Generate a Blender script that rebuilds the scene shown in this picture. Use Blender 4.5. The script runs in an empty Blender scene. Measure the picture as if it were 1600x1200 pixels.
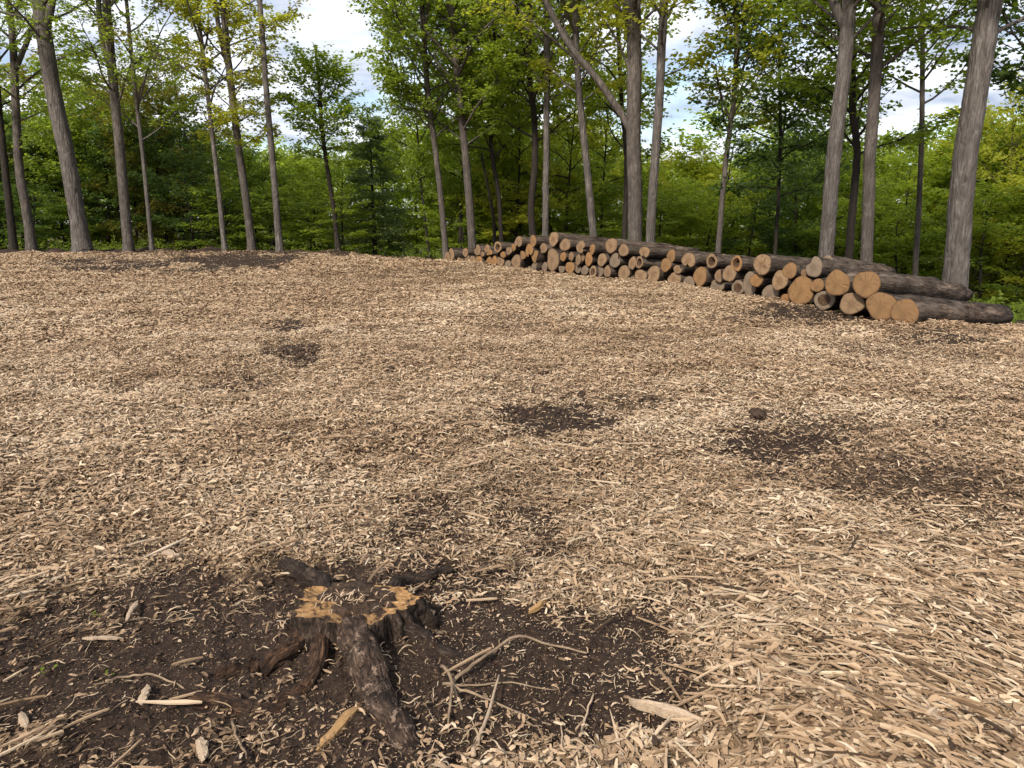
import bpy, math, random
import numpy as np
from mathutils import Vector

R = math.radians
C = bpy.context.scene.collection
SC = bpy.context.scene

# ------------------------------------------------------------------ camera
F = 1155.0                      # focal length in pixels of a 1600 px wide frame
TH = R(13.15)                   # pitch below the horizontal
CH = 1.55                       # eye height
cT, sT = math.cos(TH), math.sin(TH)
cam_d = bpy.data.cameras.new('camera')
cam = bpy.data.objects.new('camera', cam_d)
C.objects.link(cam)
cam.location = (0, 0, CH)
cam.rotation_euler = (math.pi / 2 - TH, 0, 0)
cam_d.sensor_width = 36
cam_d.lens = 36 * F / 1600
cam_d.clip_end = 600
cam_d.clip_start = 0.05
SC.camera = cam


def ray(px, py):
    a = (px - 800) / F
    b = (600 - py) / F
    return (a, cT + b * sT, -sT + b * cT)


def at(px, py, Y):
    d = ray(px, py)
    k = Y / d[1]
    return Vector((d[0] * k, Y, CH + d[2] * k))


def project(x, y, z):
    dz = z - CH
    depth = y * cT - dz * sT
    up = y * sT + dz * cT
    depth = np.maximum(depth, 0.05)
    return 800 + F * x / depth, 600 - F * up / depth


# ------------------------------------------------------------------ noise
def _h(ix, iy, s):
    n = (ix * 374761393 + iy * 668265263 + s * 144269504) & 0xffffffff
    n = ((n ^ (n >> 13)) * 1274126177) & 0xffffffff
    return ((n ^ (n >> 16)) & 0xffff) / 65535.0


def vn(x, y, s=0):
    x = np.asarray(x, float)
    y = np.asarray(y, float)
    ix = np.floor(x).astype(np.int64)
    iy = np.floor(y).astype(np.int64)
    fx, fy = x - ix, y - iy
    fx = fx * fx * (3 - 2 * fx)
    fy = fy * fy * (3 - 2 * fy)
    a = _h(ix, iy, s); b = _h(ix + 1, iy, s); c = _h(ix, iy + 1, s); d = _h(ix + 1, iy + 1, s)
    return (a + (b - a) * fx) * (1 - fy) + (c + (d - c) * fx) * fy - 0.5


def fbm(x, y, s=0, o=4):
    t = 0; a = 1
    for i in range(o):
        t = t + a * vn(x * 2 ** i + 17.3 * i, y * 2 ** i - 9.1 * i, s + i)
        a *= 0.5
    return t


def ss(a, b, x):
    t = np.clip((x - a) / (b - a), 0, 1)
    return t * t * (3 - 2 * t)


# ------------------------------------------------------------------ terrain
EX = np.array([-80, -7, -1.92, 0.1, 1.95, 3.12, 4.29, 5.04, 5.48, 6.5, 8, 12, 40.])
EY = np.array([27.5, 27, 23.9, 20.9, 18.3, 16.7, 14.4, 12.3, 10.6, 10.7, 11.2, 11, 9.])


def edge_s(x, y):
    """distance behind the edge of the clearing (positive in the woods)"""
    ye = np.interp(x, EX, EY)
    sl = (np.interp(x + .3, EX, EY) - np.interp(x - .3, EX, EY)) / .6
    return (y - ye) / np.sqrt(1 + sl * sl)


# bare soil patches: image centre, half sizes, strength
PATCH = [(330, 1190, 480, 95, .78), (60, 1010, 160, 60, .5), (1010, 1080, 150, 90, .82), (1420, 560, 180, 22, .45), (1180, 520, 160, 14, .42), (560, 620, 90, 18, .42), (250, 660, 110, 16, .4), (330, 505, 120, 12, .36), (880, 655, 170, 55, .55), (1215, 700, 190, 70, .55), (640, 810, 150, 80, .4), (470, 1000, 420, 115, 1.0), (800, 1010, 260, 110, 1.0), (170, 1065, 340, 140, .95), (620, 1120, 360, 80, .85),
         (900, 1090, 190, 90, .9), (270, 940, 230, 75, .9), (700, 900, 200, 40, .7),
         (665, 805, 80, 48, .68), (610, 850, 120, 35, .55), (870, 650, 105, 31, .92), (850, 664, 80, 24, .7), (1215, 697, 100, 38, .80), (1030, 690, 120, 26, .42),
         (1060, 712, 60, 12, .62), (1160, 690, 80, 22, .55), (455, 512, 48, 13, .75), (460, 557, 62, 17, .8), (390, 600, 80, 22, .5),
         (190, 424, 120, 13, .75), (360, 416, 110, 13, .95), (430, 402, 90, 8, .7), (300, 430, 80, 8, .8), (250, 408, 90, 7, .6), (800, 505, 90, 14, .45),
         (820, 580, 60, 9, .5), (1010, 545, 60, 10, .45), (1030, 630, 45, 10, .6), (640, 545, 60, 10, .4), (1270, 492, 150, 16, .8), (1130, 495, 80, 12, .5), (1480, 530, 130, 18, .6),
         (1400, 760, 190, 50, .55), (1500, 800, 130, 50, .5), (250, 850, 110, 30, .5), (80, 870, 70, 20, .4), (1090, 940, 90, 40, .5),
         (600, 440, 160, 14, .4), (960, 470, 150, 16, .42), (700, 425, 120, 10, .45), (1270, 1050, 50, 40, .5), (1480, 670, 60, 18, .5), (100, 640, 60, 14, .3)]


def soil_mask(x, y):
    px, py = project(x, y, np.zeros_like(np.asarray(x, float)))
    xr, yr = x * .8 - y * .6, x * .6 + y * .8
    n = fbm(xr * 2.6, yr * 2.6, 5, 4) * 0.55 + fbm(xr * 9 + yr * 2, yr * 9 - xr * 2, 3, 2) * .36
    far = np.clip((y - 6) / 10, 0, 1)
    n = n + far * vn(x * .9, y * .55, 8) * .6
    m = np.zeros_like(np.asarray(x, float))
    for cx, cy, rx, ry, s in PATCH:
        r = np.sqrt(((px - cx) / rx) ** 2 + ((py - cy) / ry) ** 2) + n
        m = np.maximum(m, s * ss(1.30, .60, r))
    bl = fbm(xr * .9 + 3, yr * 1.3, 33, 4) + .45 * fbm(xr * 4, yr * 6, 34, 3)
    m = np.maximum(m, .62 * ss(.34, .66, bl))
    e = edge_s(x, y)
    wd = ss(-2, -6, x)
    m = np.maximum(m, .95 * ss(-.5 - 1.9 * wd, .4 - wd, e + n * (1.0 + 1.6 * wd)))
    m = np.where(np.asarray(y) < .9, np.minimum(m, .5), m)
    return np.clip(m, 0, 1)


def base_z(x, y):
    x = np.asarray(x, float); y = np.asarray(y, float)
    z = .2 * ss(10, 27, y) * ss(-2.2, -7, x)
    s = edge_s(x, y)
    sp = np.where(s > 0, s * s / (s + .4), 0)
    z = z - 3.0 * (1 - np.exp(-.11 * sp / 3.0))
    q = np.maximum(x - 5.7, 0)
    z = z - 1.5 * (1 - np.exp(-.075 * q / 1.5)) * ss(7, 10, y)
    z = z + fbm(x * .35, y * .35, 11, 2) * .07
    z = z + fbm(x * 1.6, y * 1.6, 12, 3) * .035 * ss(-3, 0, -np.abs(s - 10))
    z = z + fbm(x * .9, y * .9, 13, 3) * .07
    z = z + np.maximum(vn(x * 1.9 - y * 1.3, x * 1.3 + y * 1.9, 14), 0) * .10
    z = z + (fbm(x * 1.3, y * 1.3, 15, 3) * .16 + np.maximum(vn(x * 2.6, y * 2.6, 16), 0) * .16) * np.exp(-((s + .4) / 1.1) ** 2) * ss(-3.2, -5.5, x)
    return z


def ground_z(x, y, mask=None):
    z = base_z(x, y)
    x = np.asarray(x, float); y = np.asarray(y, float)
    if mask is None:
        mask = soil_mask(x, y)
    n = fbm(x * 7, y * 7, 21, 4)
    z = z - .035 * mask + n * .022 + (np.maximum(fbm(x * 13, y * 13, 23, 3), -.1) * .045 + fbm(x * 34, y * 34, 24, 2) * .014) * mask
    z = z + np.maximum(vn(x * 3.1, y * 3.1, 31), .1) * .05 * (1 - .5 * mask)
    return z


def gz(x, y):
    return float(ground_z(np.array([x], float), np.array([y], float))[0])


def hit(px, py):
    d = ray(px, py)
    lo, t = 0.3, 0.3
    while t < 120:
        if CH + d[2] * t < float(base_z(d[0] * t, d[1] * t)):
            break
        lo = t
        t *= 1.02
    hi = t
    for _ in range(18):
        m = (lo + hi) / 2
        if CH + d[2] * m < gz(d[0] * m, d[1] * m):
            hi = m
        else:
            lo = m
    return Vector((d[0] * hi, d[1] * hi, CH + d[2] * hi))


# ------------------------------------------------------------------ mesh helpers
def np_mesh(name, V, Q, tint=None, smooth=False, mats=(), midx=None, pattr=None):
    """V (N,3); Q (M,k) polygons of one size, or a list of such arrays"""
    if not isinstance(Q, list):
        Q = [Q]
    Q = [np.asarray(q, np.int32) for q in Q if len(q)]
    me = bpy.data.meshes.new(name)
    me.vertices.add(len(V))
    me.vertices.foreach_set('co', np.asarray(V, np.float32).ravel())
    tot = sum(q.size for q in Q)
    me.loops.add(tot)
    me.loops.foreach_set('vertex_index', np.concatenate([q.ravel() for q in Q]))
    sizes = np.concatenate([np.full(len(q), q.shape[1], np.int32) for q in Q])
    me.polygons.add(len(sizes))
    st = np.zeros(len(sizes), np.int32)
    st[1:] = np.cumsum(sizes)[:-1]
    me.polygons.foreach_set('loop_start', st)
    if midx is not None:
        me.polygons.foreach_set('material_index', np.asarray(midx, np.int32))
    me.polygons.foreach_set('use_smooth', np.full(len(sizes), smooth, bool))
    for m in mats:
        me.materials.append(m)
    me.update(calc_edges=True)
    if tint is not None:
        a = me.attributes.new('tint', 'FLOAT', 'FACE')
        a.data.foreach_set('value', np.asarray(tint, np.float32))
    if pattr:
        for k, v in pattr.items():
            a = me.attributes.new(k, 'FLOAT', 'POINT')
            a.data.foreach_set('value', np.asarray(v, np.float32))
    return me


def link(name, me, parent=None):
    o = bpy.data.objects.new(name, me)
    C.objects.link(o)
    if parent is not None:
        o.parent = parent
    return o


def tag(o, label=None, cat=None, group=None, kind=None):
    if label: o['label'] = label
    if cat: o['category'] = cat
    if group: o['group'] = group
    if kind: o['kind'] = kind
    return o


def tube(pts, rad, sides, wob=0.0, rng=None, ellip=None, cap=True):
    """swept tube: returns V, Q; ends closed by collapsed rings"""
    P = np.array([list(p) for p in pts], float)
    rad = np.array(rad, float)
    if cap:
        d0 = P[0] - P[1]; d1 = P[-1] - P[-2]
        d0 /= np.linalg.norm(d0) + 1e-9; d1 /= np.linalg.norm(d1) + 1e-9
        P = np.vstack([P[0] + d0 * rad[0] * .12, P, P[-1] + d1 * rad[-1] * .3])
        rad = np.concatenate([[rad[0] * .03], rad, [rad[-1] * .03]])
    n = len(P)
    T = np.gradient(P, axis=0)
    T /= np.linalg.norm(T, axis=1)[:, None] + 1e-9
    ref = np.array([1.0, 0, 0]) if abs(T[n // 2][0]) < .8 else np.array([0, 0, 1.0])
    A = np.cross(T, ref); A /= np.linalg.norm(A, axis=1)[:, None] + 1e-9
    B = np.cross(T, A)
    ph = np.arange(sides) * 2 * np.pi / sides
    rr = rad[:, None] * np.ones(sides)[None]
    if wob and rng is not None:
        ring = 1 + wob * rng.standard_normal(sides)[None] * .6 + wob * rng.standard_normal((n, sides)) * .6
        rr = rr * ring
    V = P[:, None, :] + rr[..., None] * (np.cos(ph)[None, :, None] * A[:, None] + np.sin(ph)[None, :, None] * B[:, None])
    i = np.arange(n - 1)[:, None] * sides
    k = np.arange(sides)[None]
    k2 = (k + 1) % sides
    Q = np.stack([i + k, i + k2, i + sides + k2, i + sides + k], -1).reshape(-1, 4)
    return V.reshape(-1, 3), Q


def join(parts):
    Vs, Qs, o = [], [], 0
    for V, Q in parts:
        Vs.append(V); Qs.append(np.asarray(Q) + o); o += len(V)
    return np.vstack(Vs), np.vstack(Qs)


def smooth_path(pts, per=5, rad=None):
    """Catmull-Rom through the points (and radii)"""
    P = np.array([list(p) for p in pts], float)
    if rad is not None:
        P = np.hstack([P, np.array(rad, float)[:, None]])
    if len(P) < 3:
        t = np.linspace(0, 1, per + 1)[:, None]
        out = P[0] * (1 - t) + P[-1] * t
    else:
        E = np.vstack([2 * P[0] - P[1], P, 2 * P[-1] - P[-2]])
        out = []
        for i in range(1, len(E) - 2):
            for t in np.arange(per) / per:
                a, b, c, d = E[i - 1], E[i], E[i + 1], E[i + 2]
                out.append(.5 * (2 * b + (c - a) * t + (2 * a - 5 * b + 4 * c - d) * t * t + (3 * b - a - 3 * c + d) * t ** 3))
        out.append(P[-1])
        out = np.array(out)
    if rad is not None:
        return out[:, :3], out[:, 3]
    return out


# ------------------------------------------------------------------ materials
class NB:
    def __init__(s, name):
        s.m = bpy.data.materials.new(name)
        s.m.use_nodes = True
        s.t = s.m.node_tree
        s.t.nodes.clear()
        s.out = s.n('ShaderNodeOutputMaterial')

    def n(s, kind, **kw):
        n = s.t.nodes.new(kind)
        for k, v in kw.items():
            if k in n.inputs:
                s.set(n.inputs[k], v)
            else:
                setattr(n, k, v)
        return n

    def set(s, inp, v):
        if isinstance(v, bpy.types.NodeSocket):
            s.t.links.new(v, inp)
        else:
            inp.default_value = v

    def i(s, n, **kw):
        for k, v in kw.items():
            s.set(n.inputs[k.replace('_', ' ')], v)
        return n

    def attr(s, name):
        return s.n('ShaderNodeAttribute', attribute_name=name).outputs['Fac']

    def obj(s, scale=(1, 1, 1)):
        tc = s.n('ShaderNodeTexCoord')
        mp = s.n('ShaderNodeMapping')
        s.t.links.new(tc.outputs['Object'], mp.inputs['Vector'])
        mp.inputs['Scale'].default_value = scale
        return mp.outputs['Vector']

    def noise(s, vec, scale, detail=4, rough=.6, dist=0):
        n = s.n('ShaderNodeTexNoise')
        s.i(n, Vector=vec, Scale=scale, Detail=detail, Roughness=rough, Distortion=dist)
        return n.outputs['Fac']

    def ramp(s, fac, stops):
        n = s.n('ShaderNodeValToRGB')
        e = n.color_ramp.elements
        while len(e) < len(stops):
            e.new(.5)
        for el, (p, c) in zip(e, stops):
            el.position = p
            el.color = (*c, 1) if len(c) == 3 else c
        s.set(n.inputs['Fac'], fac)
        return n.outputs['Color']

    def math(s, op, a, b=None, c=None):
        n = s.n('ShaderNodeMath', operation=op)
        s.set(n.inputs[0], a)
        if b is not None: s.set(n.inputs[1], b)
        if c is not None: s.set(n.inputs[2], c)
        return n.outputs[0]

    def mix(s, f, a, b, mode='MIX'):
        n = s.n('ShaderNodeMix', data_type='RGBA', blend_type=mode)
        s.set(n.inputs['Factor'], f)
        for sock, v in ((n.inputs[6], a), (n.inputs[7], b)):
            if not isinstance(v, bpy.types.NodeSocket):
                v = (*v, 1)
            s.set(sock, v)
        return n.outputs[2]

    def bump(s, h, strength=.5, dist=.02, normal=None):
        n = s.n('ShaderNodeBump')
        s.i(n, Height=h, Strength=strength, Distance=dist)
        if normal is not None: s.set(n.inputs['Normal'], normal)
        return n.outputs['Normal']

    def done(s, col, rough=.85, normal=None, spec=.25):
        p = s.n('ShaderNodeBsdfPrincipled')
        s.set(p.inputs['Base Color'], col if isinstance(col, bpy.types.NodeSocket) else (*col, 1))
        s.set(p.inputs['Roughness'], rough)
        p.inputs['Specular IOR Level'].default_value = spec
        if normal is not None: s.set(p.inputs['Normal'], normal)
        s.t.links.new(p.outputs[0], s.out.inputs['Surface'])
        return s.m


def mat_ground():
    b = NB('ground')
    v = b.obj()
    soil = b.attr('soil')
    wood = b.attr('wood')
    fine = b.noise(v, 55, 5, .65)
    mid = b.noise(v, 9, 4, .6)
    vs = b.n('ShaderNodeTexVoronoi'); b.i(vs, Vector=b.obj((1, .55, 1)), Scale=38.0)
    chipcol = b.ramp(vs.outputs['Color'], [(0, (.11, .072, .043)), (.45, (.26, .172, .102)), (1, (.42, .30, .19))])
    chipcol = b.mix(b.math('MULTIPLY', mid, .5), chipcol, (.12, .08, .05))
    soilcol = b.ramp(fine, [(.25, (.012, .0072, .0048)), (.52, (.046, .0275, .0178)), (.78, (.105, .067, .044))])
    soilcol = b.mix(b.math('MULTIPLY', mid, .5), soilcol, (.019, .0115, .008))
    litter = b.ramp(b.noise(v, 20, 5, .7), [(.3, (.022, .016, .010)), (.6, (.075, .05, .03)), (.8, (.16, .11, .065))])
    k = b.ramp(b.math('ADD', soil, b.math('MULTIPLY', b.math('SUBTRACT', fine, .5), .5)), [(.3, (0, 0, 0)), (.62, (1, 1, 1))])
    col = b.mix(k, chipcol, soilcol)
    col = b.mix(wood, col, litter)
    n1 = b.bump(vs.outputs['Distance'], .6, .02)
    n2 = b.bump(fine, .9, .03, n1)
    n3 = b.bump(b.noise(v, 140, 3, .6), .6, .01, n2)
    return b.done(col, .92, n3, .2)


def mat_chip(name, stops):
    b = NB(name)
    t = b.attr('tint')
    col = b.ramp(t, stops)
    v = b.obj()
    g = b.noise(v, 160, 3, .6)
    col = b.mix(b.math('MULTIPLY', g, .25), col, (.12, .075, .04))
    return b.done(col, .8, b.bump(g, .35, .004), .25)


def mat_bark(name, lo, mid, hi, vs=5.0, scale=9.0, strength=.9, dist=.03):
    b = NB(name)
    tc = b.n('ShaderNodeTexCoord').outputs['Object']
    mp = b.n('ShaderNodeMapping'); b.set(mp.inputs['Vector'], tc)
    mp.inputs['Scale'].default_value = (1, 1, 1 / vs)
    v = mp.outputs['Vector']
    rnd = b.n('ShaderNodeObjectInfo').outputs['Random']
    n1 = b.noise(v, scale * 2.2, 6, .65, .6)
    n2 = b.noise(tc, 2.6, 4, .6)
    n3 = b.noise(v, scale * 7, 3, .6)
    vo = b.n('ShaderNodeTexVoronoi', feature='DISTANCE_TO_EDGE'); b.i(vo, Vector=v, Scale=scale * 2.0)
    crack = b.ramp(vo.outputs['Distance'], [(0, (0, 0, 0)), (.14, (1, 1, 1))])
    h = b.math('ADD', b.math('MULTIPLY', n1, .8), b.math('MULTIPLY', crack, .35))
    h = b.math('ADD', h, b.math('MULTIPLY', n3, .25))
    col = b.ramp(n1, [(.3, lo), (.5, mid), (.72, hi)])
    col = b.mix(b.ramp(n2, [(.42, (0, 0, 0)), (.65, (.75, .75, .75))]), col, tuple(c * .62 for c in mid))
    col = b.mix(b.ramp(b.noise(tc, 5.5, 5, .7), [(.6, (0, 0, 0)), (.72, (.5, .5, .5))]), col, (hi[0] * 1.05, hi[1] * 1.1, hi[2] * 1.02))
    col = b.mix(b.math('MULTIPLY', rnd, .35), col, tuple(c * .55 for c in mid))
    kn = b.n('ShaderNodeTexVoronoi'); b.i(kn, Vector=b.obj((1, 1, .45)), Scale=2.4, Randomness=1.0)
    kd = b.math('ADD', kn.outputs['Distance'], b.math('MULTIPLY', n3, .12))
    knot = b.ramp(kd, [(.10, (1, 1, 1)), (.17, (0, 0, 0))])
    col = b.mix(b.math('MULTIPLY', knot, .8), col, tuple(c * .7 for c in lo))
    h = b.math('SUBTRACT', h, b.math('MULTIPLY', knot, .5))
    return b.done(col, .9, b.bump(h, strength, dist), .2)


def mat_leaf(name, dark, light, trans, tmix=.6):
    b = NB(name)
    t = b.attr('tint')
    rnd = b.n('ShaderNodeObjectInfo').outputs['Random']
    col = b.ramp(t, [(0, dark), (1, light)])
    col = b.mix(b.math('MULTIPLY', rnd, .3), col, dark)
    p = b.n('ShaderNodeBsdfPrincipled')
    b.set(p.inputs['Base Color'], col)
    p.inputs['Roughness'].default_value = .55
    p.inputs['Specular IOR Level'].default_value = .28
    tr = b.n('ShaderNodeBsdfTranslucent')
    b.set(tr.inputs['Color'], b.mix(.6, col, trans))
    mx = b.n('ShaderNodeMixShader')
    mx.inputs[0].default_value = tmix
    b.t.links.new(p.outputs[0], mx.inputs[1]); b.t.links.new(tr.outputs[0], mx.inputs[2])
    b.t.links.new(mx.outputs[0], b.out.inputs['Surface'])
    return b.m


def mat_cut(name, ring, inner, dark, grey=0.0):
    """sawn end grain: rings about the pith on the local X axis"""
    b = NB(name)
    tc = b.n('ShaderNodeTexCoord').outputs['Object']
    oi = b.n('ShaderNodeObjectInfo')
    rnd = oi.outputs['Random']
    sx = b.n('ShaderNodeSeparateXYZ'); b.set(sx.inputs[0], tc)
    y, z = sx.outputs[1], sx.outputs[2]
    rad = b.math('SQRT', b.math('ADD', b.math('MULTIPLY', y, y), b.math('MULTIPLY', z, z)))
    nz = b.noise(tc, 9, 3, .6)
    rr = b.math('ADD', rad, b.math('MULTIPLY', nz, .035))
    rings = b.math('SINE', b.math('MULTIPLY', rr, 420))
    ang = b.math('ARCTAN2', z, y)
    cmb = b.n('ShaderNodeCombineXYZ'); b.set(cmb.inputs[0], ang); b.set(cmb.inputs[1], b.math('MULTIPLY', rad, 1.4)); b.set(cmb.inputs[2], b.math('MULTIPLY', rnd, 20))
    crk = b.noise(cmb.outputs[0], 5, 3, .6)
    col = b.ramp(rr, [(.0, inner), (.05, inner), (.12, ring), (.3, tuple(c * .95 for c in ring))])
    col = b.mix(b.math('MULTIPLY_ADD', rings, .07, .08), col, dark)
    col = b.mix(b.ramp(crk, [(.58, (0, 0, 0)), (.64, (.85, .85, .85))]), col, dark)
    col = b.mix(b.ramp(b.noise(tc, 8, 4, .7), [(.42, (0, 0, 0)), (.68, (.85, .85, .85))]), col, tuple(c * .6 for c in ring))
    col = b.mix(b.math('MULTIPLY', rnd, .45), col, (.12, .078, .046))
    edge_ = b.attr('rim')
    col = b.mix(b.math('MULTIPLY', edge_, .75), col, dark)
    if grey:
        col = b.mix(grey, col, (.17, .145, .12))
    return b.done(col, .8, b.bump(b.math('ADD', b.math('MULTIPLY', rings, .1), b.noise(tc, 60, 3, .6)), .4, .006), .2)


def mat_flat(name, c0, c1, scale=30, stretch=(1, 1, 1), rough=.85, bump=.5, dist=.01):
    b = NB(name)
    v = b.obj(stretch)
    n = b.noise(v, scale, 5, .65)
    return b.done(b.ramp(n, [(.3, c0), (.7, c1)]), rough, b.bump(n, bump, dist), .22)


M = {}
M['ground'] = mat_ground()
M['chips'] = mat_chip('wood_chips', [(0, (.030, .018, .011)), (.22, (.115, .070, .038)), (.5, (.302, .198, .117)), (.8, (.425, .303, .192)), (1, (.54, .425, .298))])
M['fibre'] = mat_chip('wood_fibre', [(0, (.08, .050, .028)), (.4, (.25, .170, .100)), (1, (.46, .355, .24))])
M['bark_grey'] = mat_bark('grey_bark', (.030, .024, .020), (.112, .095, .083), (.235, .206, .182), 6, 7, 1.0, .03)
M['bark_brown'] = mat_bark('brown_bark', (.026, .021, .017), (.092, .076, .064), (.180, .152, .130), 5, 9, .9, .02)
M['bark_dark'] = mat_bark('dark_bark', (.011, .008, .006), (.030, .023, .018), (.06, .049, .039), 5, 9, .8, .02)
M['leaf_mid'] = mat_leaf('mid_green_leaf', (.070, .108, .015), (.180, .240, .033), (.52, .64, .05))
M['leaf_dark'] = mat_leaf('dark_green_leaf', (.032, .060, .014), (.085, .135, .028), (.24, .36, .04), .45)
M['leaf_lime'] = mat_leaf('lime_leaf', (.100, .145, .015), (.225, .290, .034), (.62, .72, .05))
M['leaf_yellow'] = mat_leaf('yellow_green_leaf', (.180, .195, .019), (.33, .345, .040), (.78, .78, .06))
M['leaf_olive'] = mat_leaf('olive_leaf', (.085, .085, .013), (.190, .175, .030), (.46, .42, .04))
M['needle'] = mat_leaf('spruce_needle', (.075, .115, .040), (.19, .25, .09), (.38, .48, .12), .45)
def mat_log_bark():
    b = NB('log_bark')
    tc = b.n('ShaderNodeTexCoord').outputs['Object']
    mp = b.n('ShaderNodeMapping'); b.set(mp.inputs['Vector'], tc); mp.inputs['Scale'].default_value = (.22, 1, 1)
    v = mp.outputs['Vector']
    n1 = b.noise(v, 22, 6, .65, .5); n2 = b.noise(tc, 3, 4, .6)
    rnd = b.n('ShaderNodeObjectInfo').outputs['Random']
    big = b.noise(v, 7, 4, .6, .4)
    n1 = b.math('ADD', b.math('MULTIPLY', n1, .55), b.math('MULTIPLY', big, .45))
    col = b.ramp(n1, [(.42, (.008, .005, .004)), (.51, (.056, .037, .026)), (.62, (.19, .14, .105))])
    col = b.mix(b.ramp(b.noise(tc, 5.5, 5, .75, .8), [(.62, (0, 0, 0)), (.66, (.8, .8, .8))]), col, (.21, .145, .092))
    col = b.mix(b.ramp(n2, [(.5, (0, 0, 0)), (.68, (.6, .6, .6))]), col, (.10, .080, .064))
    col = b.mix(b.math('MULTIPLY', rnd, .4), col, (.034, .023, .016))
    return b.done(col, .9, b.bump(n1, 1.0, .06), .2)
M['log_bark'] = mat_log_bark()
M['cut_pale'] = mat_cut('pale_cut_wood', (.255, .162, .090), (.165, .092, .046), (.05, .027, .015))
M['cut_orange'] = mat_cut('orange_cut_wood', (.262, .140, .055), (.21, .105, .040), (.08, .036, .014))
M['cut_grey'] = mat_cut('weathered_and_shaded_cut_wood', (.20, .142, .092), (.13, .084, .052), (.06, .04, .026), .15)  # weathered grey; also shade painted into the log ends labelled shaded
M['rot'] = mat_flat('rotten_heart', (.018, .010, .006), (.10, .054, .028), 30)
M['splinter'] = mat_flat('pale_splinter', (.20, .13, .08), (.48, .37, .26), 12, (6, 40, 40), .75, .5, .004)
M['splinter_orange'] = mat_flat('orange_splinter', (.17, .09, .037), (.38, .23, .10), 12, (6, 40, 40), .75, .5, .004)
M['stick'] = mat_flat('dry_stick', (.10, .065, .04), (.28, .20, .13), 18, (1, 1, 1), .8, .4, .004)
def mat_fibre_bark(name, lo, mid, hi, flake=None):
    b = NB(name)
    cb_ = b.n('ShaderNodeCombineXYZ')
    b.set(cb_.inputs[0], b.attr('ru')); b.set(cb_.inputs[1], b.attr('rc')); b.set(cb_.inputs[2], b.attr('rs'))
    v = cb_.outputs[0]; tc_ = b.obj()
    n1_ = b.noise(v, 4.0, 6, .7, .4); n2_ = b.noise(v, 11, 4, .65); n3_ = b.noise(tc_, 19, 4, .65)
    h = b.math('ADD', b.math('MULTIPLY', n1_, .6), b.math('MULTIPLY', n2_, .4))
    col = b.ramp(h, [(.38, lo), (.52, mid), (.64, hi)])
    col = b.mix(b.ramp(n3_, [(.45, (0, 0, 0)), (.62, (.85, .85, .85))]), col, (.016, .0095, .0065))
    if flake:
        f_ = b.ramp(b.noise(tc_, 26, 4, .7, .5), [(.56, (0, 0, 0)), (.60, (.9, .9, .9))])
        col = b.mix(f_, col, flake); h = b.math('ADD', h, b.math('MULTIPLY', f_, .2))
    return b.done(col, .85, b.bump(h, 1.0, .03), .2)
M['root'] = mat_fibre_bark('muddy_root_bark', (.006, .004, .003), (.050, .033, .023), (.19, .135, .10))
M['root_red'] = mat_fibre_bark('reddish_root_bark', (.008, .005, .004), (.080, .042, .024), (.27, .15, .08))
M['root_front'] = mat_fibre_bark('flaking_root_bark', (.009, .006, .004), (.085, .053, .036), (.23, .155, .108), (.27, .185, .130))
M['soil'] = mat_flat('damp_soil', (.014, .0085, .0055), (.085, .053, .035), 40, (1, 1, 1), .95, 1.0, .02)

# ------------------------------------------------------------------ sky and light
SUN_TO = Vector((-.42, -.80, .74)).normalized()
el = math.asin(SUN_TO.z); rot = math.atan2(SUN_TO.x, SUN_TO.y)
w = bpy.data.worlds.new('World'); SC.world = w; w.use_nodes = True
nt = w.node_tree; nt.nodes.clear()
def wn(k, **kw):
    n = nt.nodes.new(k)
    for a, v in kw.items(): setattr(n, a, v)
    return n
L = nt.links.new
wo = wn('ShaderNodeOutputWorld'); bg = wn('ShaderNodeBackground'); L(bg.outputs[0], wo.inputs[0])
sky = wn('ShaderNodeTexSky', sky_type='NISHITA', sun_disc=False, sun_elevation=el, sun_rotation=rot)
bg.inputs['Strength'].default_value = .10
tc = wn('ShaderNodeTexCoord'); sep = wn('ShaderNodeSeparateXYZ'); L(tc.outputs['Generated'], sep.inputs[0])
def wm(op, a, b):
    n = wn('ShaderNodeMath', operation=op)
    for s, v in zip(n.inputs, (a, b)):
        if isinstance(v, bpy.types.NodeSocket): L(v, s)
        else: s.default_value = v
    return n.outputs[0]
zz = wm('ADD', wm('MAXIMUM', sep.outputs[2], 0.0), .22)
cb = wn('ShaderNodeCombineXYZ')
L(wm('DIVIDE', sep.outputs[0], zz), cb.inputs[0]); L(wm('DIVIDE', sep.outputs[1], zz), cb.inputs[1])
n1 = wn('ShaderNodeTexNoise'); L(cb.outputs[0], n1.inputs['Vector'])
n1.inputs['Scale'].default_value = 1.25; n1.inputs['Detail'].default_value = 7; n1.inputs['Roughness'].default_value = .55; n1.inputs['Distortion'].default_value = .3
n2 = wn('ShaderNodeTexNoise'); L(cb.outputs[0], n2.inputs['Vector'])
n2.inputs['Scale'].default_value = 2.6; n2.inputs['Detail'].default_value = 6; n2.inputs['Roughness'].default_value = .55
cov = wn('ShaderNodeValToRGB'); L(n1.outputs['Fac'], cov.inputs[0])
cov.color_ramp.elements[0].position = .36; cov.color_ramp.elements[1].position = .52
cc = wn('ShaderNodeValToRGB'); L(n2.outputs['Fac'], cc.inputs[0])
cc.color_ramp.elements[0].position = .36; cc.color_ramp.elements[0].color = (2.5, 2.95, 3.85, 1)
cc.color_ramp.elements[1].position = .60; cc.color_ramp.elements[1].color = (6.2, 6.4, 6.8, 1)
mx = wn('ShaderNodeMix', data_type='RGBA')
L(cov.outputs[0], mx.inputs['Factor']); L(sky.outputs[0], mx.inputs[6]); L(cc.outputs[0], mx.inputs[7])
L(mx.outputs[2], bg.inputs['Color'])

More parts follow.
